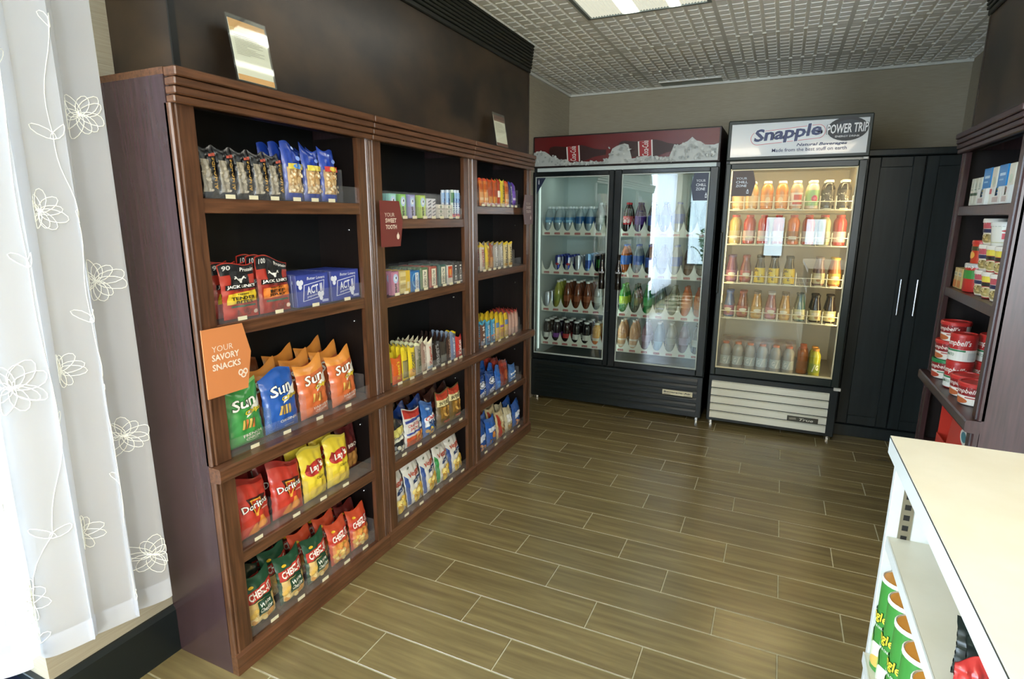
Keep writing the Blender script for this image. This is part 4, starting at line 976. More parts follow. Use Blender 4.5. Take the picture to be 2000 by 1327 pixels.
bag('bluewhite', .096, .110, .034, '#3f6fae', lambda a: a.quad([(-.4, .4), (.4, .5), (.4, .62), (-.4, .5)], I('#dfe6ee'), 6, 2).quad([(-.4, .2), (.4, .3), (.4, .36), (-.4, .26)], I('#dfe6ee'), 6, 2), 'cookie pack', 'cookie_pack', 34)
bag('bluebag', .108, .165, .044, '#23529e', lambda a: a.quad([(-.4, .35), (.35, .45), (.4, .66), (-.36, .58)], I('#cfd8e6'), 6, 3).speckle(10, -.35, .08, .35, .3, .1, .05, [I('#c98f6a'), I('#e0c9a8'), I('#8a5a3a')], 11), name='cookie_bag', cat='cookie bag', seed=35)
bag('bluebag_o', .120, .165, .044, '#2a62b8', lambda a: a.rect(-.36, .5, .36, .66, I('#d8dfea'), 6, 3).ell(.05, .36, .22, .12, I('#cf8a44'), 12).speckle(8, -.35, .06, .35, .22, .1, .04, [I('#6a4a32'), I('#b08a6a')], 12), name='cookie_bag', cat='cookie bag', seed=36)
bag('creambag', .110, .172, .042, '#cbb98c', lambda a: a.quad([(-.42, .05), (-.1, .05), (-.25, .9), (-.42, .9)], I('#a43a2c'), 4, 8).rect(-.1, .58, .4, .8, I('#e0d6b4'), 6, 3).speckle(8, -.1, .1, .35, .4, .1, .05, [I('#8a5a34'), I('#b98a52')], 13), name='cookie_bag', cat='cookie bag', seed=37)
bag('creambag_w', .098, .160, .040, '#c9c2a4', lambda a: a.rect(-.38, .42, .38, .72, I('#e4e6e4'), 6, 3).rect(-.36, .1, .36, .3, I('#a88a5a'), 6, 3), name='cookie_bag', cat='cookie bag', seed=38)
# pretzels, popcorn, snack mix
bag('smart', .112, .160, .046, '#22262a', lambda a: a.quad([(-.42, .42), (.42, .52), (.42, .80), (-.42, .72)], I('#cfc46a'), 8, 4).quad([(-.42, .36), (.42, .46), (.42, .60), (-.42, .50)], I('#d8d6c0'), 8, 2).text('Smart', -.05, .53, .6, .09, I('#3a3f4a'), .02, .2, .1).speckle(10, -.35, .08, .35, .32, .1, .05, [I('#dcd8c0'), I('#8a8f94'), I('#b9b8a4')], 14), name='popcorn_bag', cat='snack bag', seed=41)
bag('jack', .132, .172, .048, '#d8d6cf', lambda a: a.rect(-.47, .78, .47, .97, I('#c23a30'), 8, 3).quad([(-.46, .66), (.46, .72), (.46, .79), (-.46, .73)], I('#3a4a94'), 8, 2).text('CRACKER', -.12, .60, .52, .075, I('#b93a34'), .02, .1, .1).text('JACK', -.12, .49, .36, .085, I('#b93a34'), .02, .1, .1)
    .ell(.27, .52, .16, .10, I('#2f3f86'), 18).ell(.27, .52, .13, .08, I('#e2e2dc'), 18).quad([(-.46, .34), (.46, .40), (.46, .45), (-.46, .39)], I('#3a4a94'), 8, 2).quad([(-.46, .04), (.46, .04), (.46, .36), (-.46, .28)], I('#b8502c'), 8, 4).speckle(14, -.05, .10, .44, .34, .09, .05, [I('#d99a4a'), I('#c47a34'), I('#e6b86a')], 15), name='popcorn_bag', cat='snack bag', seed=42)
bag('chex', .104, .168, .046, '#2f64ac', lambda a: a.quad([(-.42, .30), (.42, .40), (.42, .66), (-.42, .58)], I('#e4e8ec'), 8, 4).text('Chex', -.02, .555, .70, .13, I('#c23a34'), .03, .1, .08).text('MIX', .06, .41, .56, .13, I('#28406e'), .03, .1, .08).ell(-.1, .80, .2, .03, I('#a9c4e6'), 12).speckle(10, -.38, .06, .2, .26, .1, .05, [I('#a8a44a'), I('#c9a05a')], 16), name='snack_mix_bag', cat='snack bag', seed=43)
bag('bluefoil', .110, .165, .046, '#1c3f86', lambda a: a.quad([(-.2, .5), (.3, .55), (.3, .62), (-.2, .57)], I('#6f94cf'), 4, 1), name='snack_mix_bag', cat='snack bag', seed=44, flop=.06)
def sny(a): a.rect(-.46, .80, .46, .97, I('#c2442c'), 8, 3).rect(-.47, .62, .47, .80, I('#dccf9a'), 8, 3).text("SNYDER'S", 0, .71, .80, .10, I('#3a3220'), .02, 0, .03).rect(-.36, .28, .36, .60, I('#8f6a2c'), 6, 4).speckle(12, -.3, .30, .3, .58, .12, .05, [I('#b98a3e'), I('#6f4a20'), I('#d0a85a')], 17).rect(-.2, .14, .22, .20, I('#b0553a'), 4, 1)
bag('snyder', .112, .182, .046, '#6a5632', sny, name='pretzel_bag', cat='snack bag', seed=45)
bag('snyder_dark', .105, .170, .044, '#3a1f18', lambda a: a.ell(.0, .62, .3, .1, I('#6a2a20'), 12).rect(-.3, .2, .3, .4, I('#4a3a2a'), 5, 3), name='pretzel_bag', cat='snack bag', seed=46, flop=.07)
def veggie(side):
    def f(a):
        a.quad([(-.48, .05), (-.36, .05), (-.34, .62), (-.48, .72)], I(side), 3, 6)
        a.ell(-.22, .86, .10, .035, I('#cfcfc4'), 14).ell(-.22, .86, .07, .022, I('#6a6f5c'), 12)
        a.text('Veggie', .06, .70, .74, .15, I('#b9492f'), .02, .2, .16)
        a.quad([(-.16, .46), (.42, .56), (.42, .64), (-.14, .54)], I('#2b3a5e'), 6, 2).text('Sea Salt', .14, .55, .34, .035, I('#cfd6e2'), .01, 0, .17)
        a.speckle(30, -.26, .08, .42, .40, .12, .055, [I('#e0c45a'), I('#d6b04a'), I('#ecd98a'), I('#c99a44')], 18)
    return f
bag('veggie_g', .118, .212, .050, '#dcdad0', veggie('#2f8a40'), name='veggie_chip_bag', cat='chip bag', seed=47)
bag('veggie_b', .118, .216, .050, '#dcdad0', veggie('#33508f'), name='veggie_chip_bag', cat='chip bag', seed=48)

# ------------------------------------------------------------------ stocking the shelves
ROWC = {}
def row(side, z, cols, where, grp, start=.0):
    """cols: (kind, description, y, depth count, depth step, lean)"""
    ROWC[(side, round(z, 2))] = ROWC.get((side, round(z, 2)), []) + [(c[2], max(max(abs(v.co.x) for v in PROTO[q][0].data.vertices) for q in (c[0] if isinstance(c[0], (list, tuple)) else [c[0]]))) for c in cols]
    for i, c in enumerate(cols):
        kind, desc, y, n, st = c[:5]; lean = c[5] if len(c) > 5 else .045; d0 = c[6] if len(c) > 6 else 0.0; zo = c[7] if len(c) > 7 else 0.0
        kinds = kind if isinstance(kind, (list, tuple)) else [kind]; descs = desc if isinstance(desc, (list, tuple)) else [desc]
        d = None
        for j in range(n):
            k = kinds[min(j, len(kinds) - 1)]; ds = descs[min(j, len(descs) - 1)]
            src = PROTO[k][0]; t = src.dimensions.y if False else max(abs(v.co.y) for v in src.data.vertices)
            d = start + d0 + t if d is None else d + max(st, tp + t + (.007 if lean >= .05 else .002)); tp = t; big = lean >= .05; jit = R.uniform(-.05, .05) if big else 0.0; ln = lean + (R.uniform(-.006, .006) if big else 0); z += 0; dz = .0012 + t * .06 * (lean > 0)
            if d + t > .231: break
            pos = 'front' if j == 0 else ORD[j]
            lab = f'{ds}, {pos} of {ORD[i]} column, {where}'
            yy = y + (R.uniform(-.002, .002) if big else 0)
            if side == 'L': put(k, (-1.440 - d, yy, z + zo + dz), (-ln, (R.uniform(-.03, .03) if big else 0), pi / 2 + jit), lab, grp).scale = (1, 1, 1 + (.05 * j if big else 0))
            else: put(k, (.710 + d, yy, z + zo + (dz if lean else 0)), (-ln, 0, -pi / 2 + jit), lab, grp)
NA, MB_, FA = 'nearest bookcase', 'middle bookcase', 'farthest left bookcase'
e = 'black almond bag'; 
row('L', 1.460, [('almond', e, 1.124, 2, .05), ('almond', e, 1.181, 2, .05), ('almond', e, 1.240, 2, .05), ('almond', e, 1.299, 2, .05), ('almond', e, 1.358, 2, .05), ('nuts_a', 'blue cashew bag', 1.434, 3, .05), ('nuts_b', 'blue nut bag with yellow label', 1.516, 3, .05), ('nuts_c', 'blue nut bag with red label', 1.597, 3, .05)], 'top shelf, ' + NA, 'nut bags on the top shelf')
row('L', 1.108, [('jerky_y', 'yellow label jerky bag', 1.186, 4, .038, .045), ('jerky_o', 'orange label jerky bag', 1.316, 3, .04, .045), ('popcorn', 'dark blue popcorn packet', 1.474, 8, .0205, .03, .004), ('popcorn', 'dark blue popcorn packet', 1.636, 8, .0205, .03, .004)], 'second shelf, ' + NA, 'jerky and popcorn on the second shelf')
row('L', .702, [(['sun_green', 'sun_orange', 'sun_brown'], ['green chip bag', 'orange chip bag', 'brown chip bag'], 1.170, 3, .062, .10), (['sun_blue', 'sun_orange', 'sun_brown'], ['blue chip bag', 'orange chip bag', 'brown chip bag'], 1.316, 3, .062, .08), ('sun_orange', 'orange chip bag', 1.470, 3, .062, .08), ('sun_orange', 'orange chip bag', 1.624, 3, .062, .08)], 'third shelf, ' + NA, 'chip bags on the third shelf')
row('L', .394, [(['doritos', 'doritos_dark', 'doritos_dark'], ['red tortilla chip bag', 'dark red chip bag', 'dark red chip bag'], 1.166, 3, .062, .08), (['doritos', 'doritos_dark', 'lays'], ['red tortilla chip bag', 'dark red chip bag', 'yellow chip bag'], 1.306, 3, .062, .08), ('lays', 'yellow chip bag', 1.436, 4, .054, .08), ('lays', 'yellow chip bag', 1.560, 4, .054, .06), ('lays_red', 'dark red chip bag', 1.674, 2, .06, .05, .05)], 'fourth shelf, ' + NA, 'chip bags on the fourth shelf')
g_ = ['green cracker bag', 'dark green cracker bag']
row('L', .074, [(['cheez_g', 'cheez_gd', 'cheez_gd'], g_, 1.160, 4, .052, .10), (['cheez_g', 'cheez_g', 'cheez_gd'], ['green cracker bag', 'green cracker bag', 'dark green cracker bag'], 1.292, 4, .052, .10), (['cheez_g', 'cheez_r', 'cheez_rd'], ['green cracker bag', 'orange cracker bag', 'dark red cracker bag'], 1.420, 4, .052, .10), (['cheez_r', 'cheez_r', 'cheez_rd'], ['orange cracker bag', 'orange cracker bag', 'dark red cracker bag'], 1.542, 3, .052, .10), (['cheez_r', 'cheez_rd'], ['orange cracker bag', 'dark red cracker bag'], 1.655, 3, .052, .08)], 'bottom shelf, ' + NA, 'cracker bags on the bottom shelf')
P = 'gum pack'
row('L', 1.403, [('gum_teal', 'teal ' + P, 1.938, 4, .026, 0), ('gum_green', 'green ' + P, 2.006, 4, .026, 0), ('gum_violet', 'violet ' + P, 2.072, 4, .026, 0), ('gum_lime', 'lime ' + P, 2.152, 4, .026, 0), ('gum_white', 'white striped ' + P, 2.205, 3, .024, 0), ('gum_white', 'white striped ' + P, 2.242, 3, .024, 0),
    ('gum_flat', 'flat silver gum pack on the shelf', 2.300, 1, .06, 0), ('gum_flat', 'flat silver gum pack on the shelf', 2.372, 1, .06, 0), (['roll_green', 'roll_blue'], ['green candy roll', 'blue candy roll'], 2.418, 3, .026, 0), ('roll_blue', 'blue candy roll', 2.444, 3, .026, 0), ('roll_blue', 'blue candy roll', 2.469, 3, .026, 0)], 'top shelf, ' + MB_, 'gum and candy on the top shelf')
for q, (ya, nn) in enumerate(((2.300, 3), (2.372, 3))):
    for k in range(1, nn): put('gum_flat', (-1.470, ya, 1.403 + .0213 * k), (0, 0, pi / 2), f'flat silver gum pack, {"second" if k == 1 else "top"} of {"left" if q == 0 else "right"} stack, top shelf, middle bookcase', 'stacked silver gum packs')
row('L', 1.088, [('gum_pink', 'pink ' + P, 1.934, 6, .032, 0), ('gum_yellow', 'pale yellow ' + P, 1.985, 6, .032, 0), ('gum_gold', 'gold ' + P, 2.024, 6, .032, 0), ('strips', 'blue mint pack', 2.078, 6, .032, 0), ('tin_green', 'green mint tin', 2.152, 6, .032, 0), ('tin_red', 'red mint tin', 2.225, 6, .032, 0), ('tin_teal', 'dark teal mint tin', 2.308, 6, .032, 0), ('candy_red', 'red and white candy box', 2.372, 5, .034, 0), ('gum_black', 'black gum pack', 2.425, 5, .034, 0), ('gum_black', 'black gum pack', 2.470, 5, .034, 0)], 'second shelf, ' + MB_, 'gum and mints on the second shelf')
b3 = [('reese', 'orange candy pack', 1.934, 1, .03, .04)]
row('L', .702, [(['reese', 'yellow_c'], ['orange candy pack', 'yellow candy bar'], 1.930, 4, .026, .03), (['yellow_a'], 'yellow and grey candy bar', 1.990, 5, .026, .03), (['yellow_b'], 'yellow candy bar', 2.042, 5, .026, .03), ('crunch', 'silver candy bar', 2.094, 6, .026, .03), ('crunch_b', 'brown and cream candy bar', 2.138, 6, .026, .03), ('rocher', 'white candy bar with red lettering', 2.186, 6, .026, .03), ('hershey', 'black chocolate bar with silver lettering', 2.246, 7, .026, .03), ('hershey_dark', 'dark chocolate bar', 2.308, 7, .026, .03), ('almondbar', 'dark brown candy bar', 2.356, 7, .026, .03), ('silverblue', 'silver-blue candy bar', 2.399, 5, .026, .03), (['kitkat', 'yellowpack'], ['red candy bar', 'yellow-topped candy bar'], 2.456, 3, .03, .03)], 'third shelf, ' + MB_, 'candy bars on the third shelf')
row('L', .368, [(['smart', 'bluefoil', 'bluefoil'], ['black and cream popcorn bag', 'dark blue snack bag', 'dark blue snack bag'], 1.932, 3, .055, .08), (['jack', 'bluefoil', 'snyder_dark'], ['red and white popcorn bag', 'dark blue snack bag', 'dark brown snack bag'], 2.058, 3, .058, .08), (['chex', 'bluefoil', 'snyder_dark'], ['blue snack mix bag', 'dark blue snack bag', 'dark brown snack bag'], 2.185, 3, .055, .08), (['snyder', 'snyder_dark'], ['pretzel bag with red top', 'dark brown pretzel bag'], 2.318, 3, .055, .05), (['snyder', 'snyder_dark'], ['pretzel bag with red top', 'dark brown pretzel bag'], 2.430, 3, .055, .05)], 'fourth shelf, ' + MB_, 'pretzel and snack bags on the fourth shelf')
row('L', .074, [('veggie_g', 'white chip bag with green side', 1.928, 2, .065, .14), ('veggie_b', 'white chip bag with blue side', 2.056, 2, .065, .14), ('veggie_b', 'white chip bag with blue side', 2.182, 2, .065, .14), ('veggie_g', 'white chip bag with green side', 2.307, 2, .065, .14), ('veggie_b', 'white chip bag with blue side', 2.430, 2, .065, .14)], 'bottom shelf, ' + MB_, 'white chip bags on the bottom shelf')
row('L', 1.467, [('wafer_orange', 'orange wafer bar', 2.716, 3, .03, .03), ('wafer_orange', 'orange wafer bar', 2.768, 3, .03, .03), ('wafer_red', 'orange-red wafer bar', 2.822, 3, .03, .03), ('wafer_red', 'orange-red wafer bar', 2.876, 3, .03, .03), ('wafer_white', 'red and white wafer bar', 2.922, 3, .03, .03), ('wafer_yellow', 'yellow wafer bar', 2.970, 3, .03, .03), ('wafer_orange', 'orange wafer bar', 3.024, 3, .03, .03), ('wafer_navy', 'navy wafer bar', 3.076, 3, .03, .03), ('wafer_purple', 'purple wafer bar', 3.124, 2, .03, .03)], 'top shelf, ' + FA, 'wafer bars on the top shelf')
row('L', 1.123, [('snick', 'white bar with red letters', 2.722, 5, .03, .03), ('butter', 'yellow bar with red letters', 2.780, 5, .03, .03), ('brownbar', 'brown bar', 2.830, 5, .03, .03), ('musk', 'silver grey bar', 2.884, 5, .03, .03), ('musk', 'silver grey bar', 2.946, 5, .03, .03), ('nuts_bar', 'cream bar with yellow top', 3.010, 5, .03, .03), ('nuts_bar', 'cream bar with yellow top', 3.074, 3, .03, .03)], 'second shelf, ' + FA, 'candy bars on the second shelf')
row('L', .702, [(['skit_brown', 'skit_blue', 'yellow_pea'], ['brown candy pack', 'blue candy pack', 'yellow candy pack'], 2.720, 6, .03, .03), (['skit_blue', 'skit_blue', 'yellow_pea'], ['blue candy pack', 'blue candy pack', 'yellow candy pack'], 2.782, 6, .03, .03), (['skit_blue', 'yellow_pea'], ['blue candy pack', 'yellow candy pack'], 2.844, 6, .03, .03), ('yellow_red', 'yellow candy pack', 2.902, 6, .03, .03), ('yellow_pea', 'yellow candy pack', 2.960, 6, .03, .03), ('yellow_red', 'yellow candy pack', 3.020, 5, .03, .03), ('red_stick', 'red-topped candy stick', 3.072, 5, .03, .03), ('red_stick', 'red-topped candy stick', 3.118, 5, .03, .03), ('red_stick', 'red-topped candy stick', 3.164, 5, .03, .03)], 'third shelf, ' + FA, 'candy packs on the third shelf')
row('L', .395, [('oreo', 'blue cookie pack with round emblem', 2.716, 4, .05, .06), ('oreo', 'blue cookie pack with round emblem', 2.834, 4, .05, .06), ('oreo_b', 'narrow blue cookie pack', 2.926, 4, .042, .05), ('choco_red', 'dark red cookie pack', 3.012, 4, .046, .05), ('bluewhite', 'blue and white cookie pack', 3.125, 3, .046, .05)], 'fourth shelf, ' + FA, 'cookie packs on the fourth shelf')
row('L', .074, [('bluebag', 'blue cookie bag', 2.722, 4, .05, .08), ('bluebag_o', 'blue cookie bag with orange emblem', 2.850, 4, .05, .08), ('creambag', 'cream and red cookie bag', 2.972, 3, .052, .08), ('creambag_w', 'cream cookie bag with white panel', 3.084, 3, .052, .08), ('bluebag', 'blue cookie bag', 3.198, 2, .05, .05)], 'bottom shelf, ' + FA, 'cookie bags on the bottom shelf')

# ------------------------------------------------------------------ clear acrylic shelf trays with price tags
TAGM = I('#ded7b8')
def tray(z, y0, y1, divs, tags, label, dh=.115, lip=.058, depth=.225):
    y0 = max(y0, {1: 1.0795, 2: 1.8555, 3: 2.6315}[1 if y0 < 1.7 else 2 if y0 < 2.55 else 3]); y1 = min(y1, {1: 1.7145, 2: 2.4905, 3: 3.2545}[1 if y0 < 1.7 else 2 if y0 < 2.55 else 3])
    rc = sorted(q for q in ROWC[('L', round(z + .0018, 2))] if y0 - .06 < q[0] < y1 + .06); divs = []
    for (ya, wa), (yb, wb) in zip(rc, rc[1:]):
        if (yb - wb) - (ya + wa) > .0042: divs.append(((yb - wb) + (ya + wa)) / 2)
    if rc[0][0] - rc[0][1] - y0 > .004: divs.insert(0, y0 + .0012)
    if y1 - rc[-1][0] - rc[-1][1] > .006: divs.append(min(y1 - .0012, rc[-1][0] + rc[-1][1] + .006))
    t = thing('shelf_tray', label, 'display tray', (-1.437, y0, z), (0, 0, 0), 'clear acrylic shelf trays')
    L_ = y1 - y0
    MB().box(-depth, 0, .0002, 0, L_, .0018, ACRYL).build('base_sheet', t)
    MB().box(-.0, 0, .0004, .0022, L_, lip, ACRYL).build('front_lip', t)
    for y in divs:
        MB().prism([(-depth, .0019), (-.0003, .0019), (-.0003, dh * .97), (-.004, dh), (-depth, dh)], y - y0 - .001, y - y0 + .001, ACRYL, 'y').build('divider', t)
    for y in tags:
        MB().box(.0023, y - y0 - .016, .0008, .0034, y - y0 + .016, .0125, TAGM).build('price_tag', t)
tray(1.4582, 1.092, 1.728, (1.094, 1.222, 1.335, 1.392, 1.472, 1.552, 1.640, 1.662), (1.17, 1.25, 1.33, 1.42, 1.50, 1.58), 'clear acrylic tray under the nut bags')
tray(1.1062, 1.094, 1.726, (1.098, 1.249, 1.388, 1.556, 1.722), (1.17, 1.31, 1.47, 1.63), 'clear acrylic tray under the jerky and popcorn')
tray(.7002, 1.086, 1.730, (1.088, 1.243, 1.393, 1.548, 1.703), (1.17, 1.30, 1.45, 1.60), 'clear acrylic tray under the round-lettered chip bags', .105, .055)
tray(.3922, 1.086, 1.724, (1.088, 1.236, 1.374, 1.498, 1.622), (1.15, 1.31, 1.44, 1.56), 'clear acrylic tray under red and yellow chip bags', .10)
tray(.0722, 1.086, 1.722, (1.090, 1.226, 1.357, 1.482, 1.599, 1.716), (1.18, 1.30, 1.42, 1.54, 1.65), 'clear acrylic tray under the cracker bags', .10)
tray(1.4012, 1.905, 2.486, (1.908, 1.968, 2.038, 2.110, 2.186, 2.262, 2.336, 2.4062, 2.484), (1.94, 2.01, 2.08, 2.16, 2.23, 2.30, 2.38, 2.44), 'clear acrylic tray of gum with brown-edged dividers', .112, .05)
tray(1.0862, 1.898, 2.494, (1.904, 1.9617, 2.0425, 2.1165, 2.1885, 2.2635, 2.3430, 2.4005, 2.4485), (1.935, 2.0, 2.08, 2.15, 2.23, 2.31, 2.37, 2.44), 'clear acrylic tray of mint tins', .11, .05)
tray(.7002, 1.888, 2.492, (1.892, 1.9670, 2.0150, 2.0705, 2.1170, 2.2135, 2.2785, 2.3375, 2.3745, 2.4228), (1.93, 2.02, 2.12, 2.2, 2.28, 2.34, 2.40, 2.45), 'clear acrylic tray of candy bars, middle bookcase', .10, .045)
tray(.3662, 1.870, 2.505, (1.873, 1.989, 2.130, 2.249, 2.377, 2.499), (1.94, 2.06, 2.18, 2.32, 2.44), 'clear acrylic tray of pretzel bags', .09, .05)
tray(.0722, 1.864, 2.510, (1.867, 2.5075), (1.94, 2.06, 2.2, 2.33, 2.45), 'clear acrylic tray of white chip bags', .11, .06)
tray(1.4652, 2.684, 3.180, (2.687, 3.1495, 3.172), (2.71, 2.77, 2.83, 2.89, 2.95, 3.01, 3.07, 3.12), 'clear acrylic tray of wafer bars', .10, .02)
tray(1.1212, 2.686, 3.200, (2.689, 2.7505, 2.8070, 2.8535, 2.9145, 2.9785, 3.1045, 3.14), (2.72, 2.78, 2.84, 2.90, 2.97, 3.05), 'clear acrylic tray of candy bars, farthest bookcase', .10, .05)
tray(.7002, 2.684, 3.215, (2.687, 2.7505, 2.8135, 2.8735, 2.9310, 2.9900, 3.0480, 3.1900), (2.72, 2.80, 2.9, 3.0, 3.1), 'clear acrylic tray of candy packs', .10, .05)
tray(.3932, 2.650, 3.215, (2.653, 2.775, 2.893, 2.9605, 3.066, 3.180), (2.72, 2.84, 2.93, 3.01, 3.12), 'clear acrylic tray of cookie packs', .09, .05)
tray(.0722, 2.650, 3.2545, (2.653, 2.786, 2.914, 3.029, 3.255), (2.72, 2.85, 2.97, 3.08, 3.18), 'clear acrylic tray of cookie bags', .09, .05)

# ------------------------------------------------------------------ category signs and sign holders
def hang_sign(label, y0, y1, z0, z1, col, lines, icon, flip=False, x=-1.3985, tcol='#ecdccb'):
    W_, H_ = y1 - y0, z1 - z0; p = W_ * .14
    poly = [(0, 0), (W_ - p, .0), (W_, H_ * .55), (W_ - p, H_), (0, H_)] if not flip else [(W_, 0), (p, 0), (0, H_ * .55), (p, H_), (W_, H_)]
    t = MB().prism(poly, -.003, 0, mt(col, .35)).build('category_sign', None, False, (x, y0, z0), (0, 0, pi / 2))
    tag(t, label, 'sign', 'category signs on the bookcases')
    a = Art(lambda u, v, o: (W_ / 2 + u, -.003 - o + .0004, v), W_, H_); wt = ink(tcol); k = .03 if flip else -.06
    a.text(lines[0], k - .05, .70, .44, .085, wt, -.008); a.text(lines[1], k, .575, .58 if len(lines[1]) > 5 else .5, .095, wt, .025); a.text(lines[2], k, .435, .60 if len(lines[2]) > 5 else .5, .095, wt, .025)
    if icon == 'pretzel':
        for cx, cy, rx, ry in ((-.05, .27, .055, .05), (.05, .27, .055, .05), (0, .225, .06, .045)):
            a.ell(.27 + cx * 1.0, cy, rx, ry, wt, 14); a.ell(.27 + cx * 1.0, cy, rx * .55, ry * .55, mt(col, .35), 12)
    else:
        a.ell(.24, .22, .065, .065, wt, 16).quad([(.20, .25), (.28, .25), (.245, .32), (.24, .32)], wt, 1, 1)
    a.build('lettering', t)
hang_sign('orange sign lettered YOUR SAVORY SNACKS on the nearest bookcase', 1.003, 1.156, .912, 1.107, '#cf8350', ('YOUR', 'SAVORY', 'SNACKS'), 'pretzel')
hang_sign('maroon sign lettered YOUR SWEET TOOTH on the middle bookcase', 1.797, 1.938, 1.294, 1.471, '#74302f', ('YOUR', 'SWEET', 'TOOTH'), 'drop')
hang_sign('dull brown pointed sign on the farthest left bookcase', 3.140, 3.286, 1.368, 1.540, '#5d3b38', ('YOUR', 'SWEET', 'TOOTH'), 'drop', True, -1.3985, '#b7a49a')
def sign_holder(label, y0, y1, x, h, c1, c2):
    t = thing('sign_holder', label, 'sign holder', (x, y0, 1.7757), (-.30 * 0, 0, pi / 2), 'acrylic sign holders on the bookcases')
    W_ = y1 - y0; ln = .16
    def P_(u, v, o): return (u, v * math.sin(ln) - o * math.cos(ln), v * math.cos(ln) + o * math.sin(ln) * 1.0)
    def slab(u0, v0, u1, v1, o0, o1, m, nm, par):
        b = MB(); vs = [P_(u, v, o) for o in (o0, o1) for u, v in ((u0, v0), (u1, v0), (u1, v1), (u0, v1))]
        b.add(vs, [(0, 1, 2, 3), (7, 6, 5, 4), (0, 4, 5, 1), (1, 5, 6, 2), (2, 6, 7, 3), (3, 7, 4, 0)], m); return b.build(nm, par)
    slab(0, .001, W_, h, .002, .004, HOLD, 'front_sheet', t); slab(0, .001, W_, h, -.002, 0, HOLD, 'back_sheet', t)
    MB().box(0, -.002, 0, W_, .05, .0015, HOLD).build('foot', t)
    s = slab(.004, .004, W_ - .006, h - .012, .0004, .0016, mt('#ddd8c4', .5), 'paper_sheet', t)
    a = Art(lambda u, v, o: P_(W_ / 2 - .001 + u, v + .004, .0016 + o * .3), W_ - .01, h - .016)
    a.rect(-.5, .86, .5, 1.0, I(c1), 1, 1).rect(-.5, .80, .5, .86, I(c2), 1, 1).rect(-.5, 0, .5, .095, I(c1), 1, 1)
    rr = random.Random(5)
    for k in range(12): a.rect(-.42, .74 - k * .028, -.42 + rr.uniform(.3, .8), .748 - k * .028, I('#a9a592'), 1, 1)
    a.build('printed_page', s)
sign_holder('clear sign holder with cream page on top of the nearest bookcase', 1.196, 1.330, -1.392, .178, '#cf9a58', '#d8b070')
sign_holder('clear sign holder with brown-headed page on top of the farthest bookcase', 2.785, 2.925, -1.392, .172, '#6a4a40', '#8a6a5a')
# ------------------------------------------------------------------ right bookcase goods
RB = 'right bookcase'
def soup(key, r, h, side, lid, art, name='soup_can', taper=0.0, cat='can'):
    root = MB().lathe([(r * (1 - taper) * .95, 0), (r * (1 - taper), .004), (r, h - .016), (r * .99, h - .012)], mt(side, .35, 0, .15), 22).build(name, None, True)
    MB().lathe([(r * 1.05, 0), (r * 1.06, .012), (r * 1.0, .016), (r * .9, .0155), (r * .88, .012)], mt(lid, .35), 22).build('lid', root, True, (0, 0, h - .016))
    a = Art(cyl(lambda v: r * (1 - taper + taper * v / h) + .0006), r * 2, h); art(a); a.build('label_print', root); PROTO[key] = (root, cat)
def bowlart(name, low, food):
    def f(a):
        a.rect(-1.2, .42, 1.2, .86, I('#8a2424'), 22, 2).rect(-1.2, .04, 1.2, .42, I('#e6e1d4'), 22, 2).rect(.55, .1, 1.0, .8, I('#cfd2cc'), 6, 2)
        a.text("Campbell's", -.15, .62, .95, .26, I('#efe8dc'), .01, .25).ell(-.35, .18, .34, .14, I(food), 14).rect(-.1, .32, .4, .37, I(low), 6, 1)
    return f
soup('bowl_red', .054, .088, '#d8d2c6', '#bf3430', bowlart(0, '#b0483c', '#b8653a'), 'soup_bowl', .14, 'soup bowl')
soup('bowl_green', .054, .088, '#d8d2c6', '#1f7a44', bowlart(0, '#2f7a4a', '#b34a32'), 'soup_bowl', .14, 'soup bowl')
def tallart(a):
    a.rect(-1.2, .45, 1.2, .90, I('#b02d2a'), 22, 2).rect(-1.2, .04, 1.2, .45, I('#dfe0d6'), 22, 2).text("Campbell's", -.1, .66, 1.15, .26, I('#f0e8dc'), .015, .25).rect(-.9, .38, .3, .44, I('#2f7a4a'), 12, 1).text('TOMATO', -.35, .26, .5, .10, I('#4a7a5a'), .01).rect(.4, .1, .8, .36, I('#c4c8c2'), 5, 1)
soup('tallsoup', .046, .118, '#c23a34', '#b8302c', tallart, 'soup_can', .0, 'soup can')
soup('stewcan', .050, .118, '#b9342c', '#b7b7b2', lambda a: a.rect(-1.2, .46, 1.2, .76, I('#3f8a3c'), 22, 2).text('Chunky', -.3, .88, .8, .16, I('#efe6da'), .01, .2).rect(.3, .5, .7, .74, I('#b9cbb4'), 5, 1), 'soup_can', .0, 'soup can')
soup('sauce', .036, .094, '#c4452c', '#b8352c', lambda a: a.rect(-1.2, .56, 1.2, .74, I('#4a4a2a'), 18, 2).ell(-.3, .36, .22, .16, I('#e0a44a'), 12).rect(.4, .1, .9, .7, I('#d9cfb4'), 6, 1), 'sauce_jar', .04, 'jar')
def cupart(c1, c2, food):
    def f(a):
        a.rect(-.55, .62, .45, .96, I(c1), 8, 3).rect(-.5, .46, .4, .60, I(c2), 8, 2).ell(-.05, .24, .40, .20, I('#d8cfae'), 18).ell(-.05, .24, .34, .165, I(food), 18)
        a.speckle(16, -.3, .12, .2, .36, .07, .03, [I('#b39a5a'), I('#6a5a32'), I('#d0bd84')], 21)
    return f
soup('cup_pink', .040, .100, '#d4c9bb', '#d9d4c6', cupart('#b9545a', '#2c2f4a', '#8f7f4e'), 'noodle_cup', .22, 'noodle cup')
soup('cup_yellow', .040, .100, '#b8463e', '#d9d4c6', cupart('#dccb4e', '#2a2a22', '#a99a5c'), 'noodle_cup', .22, 'noodle cup')
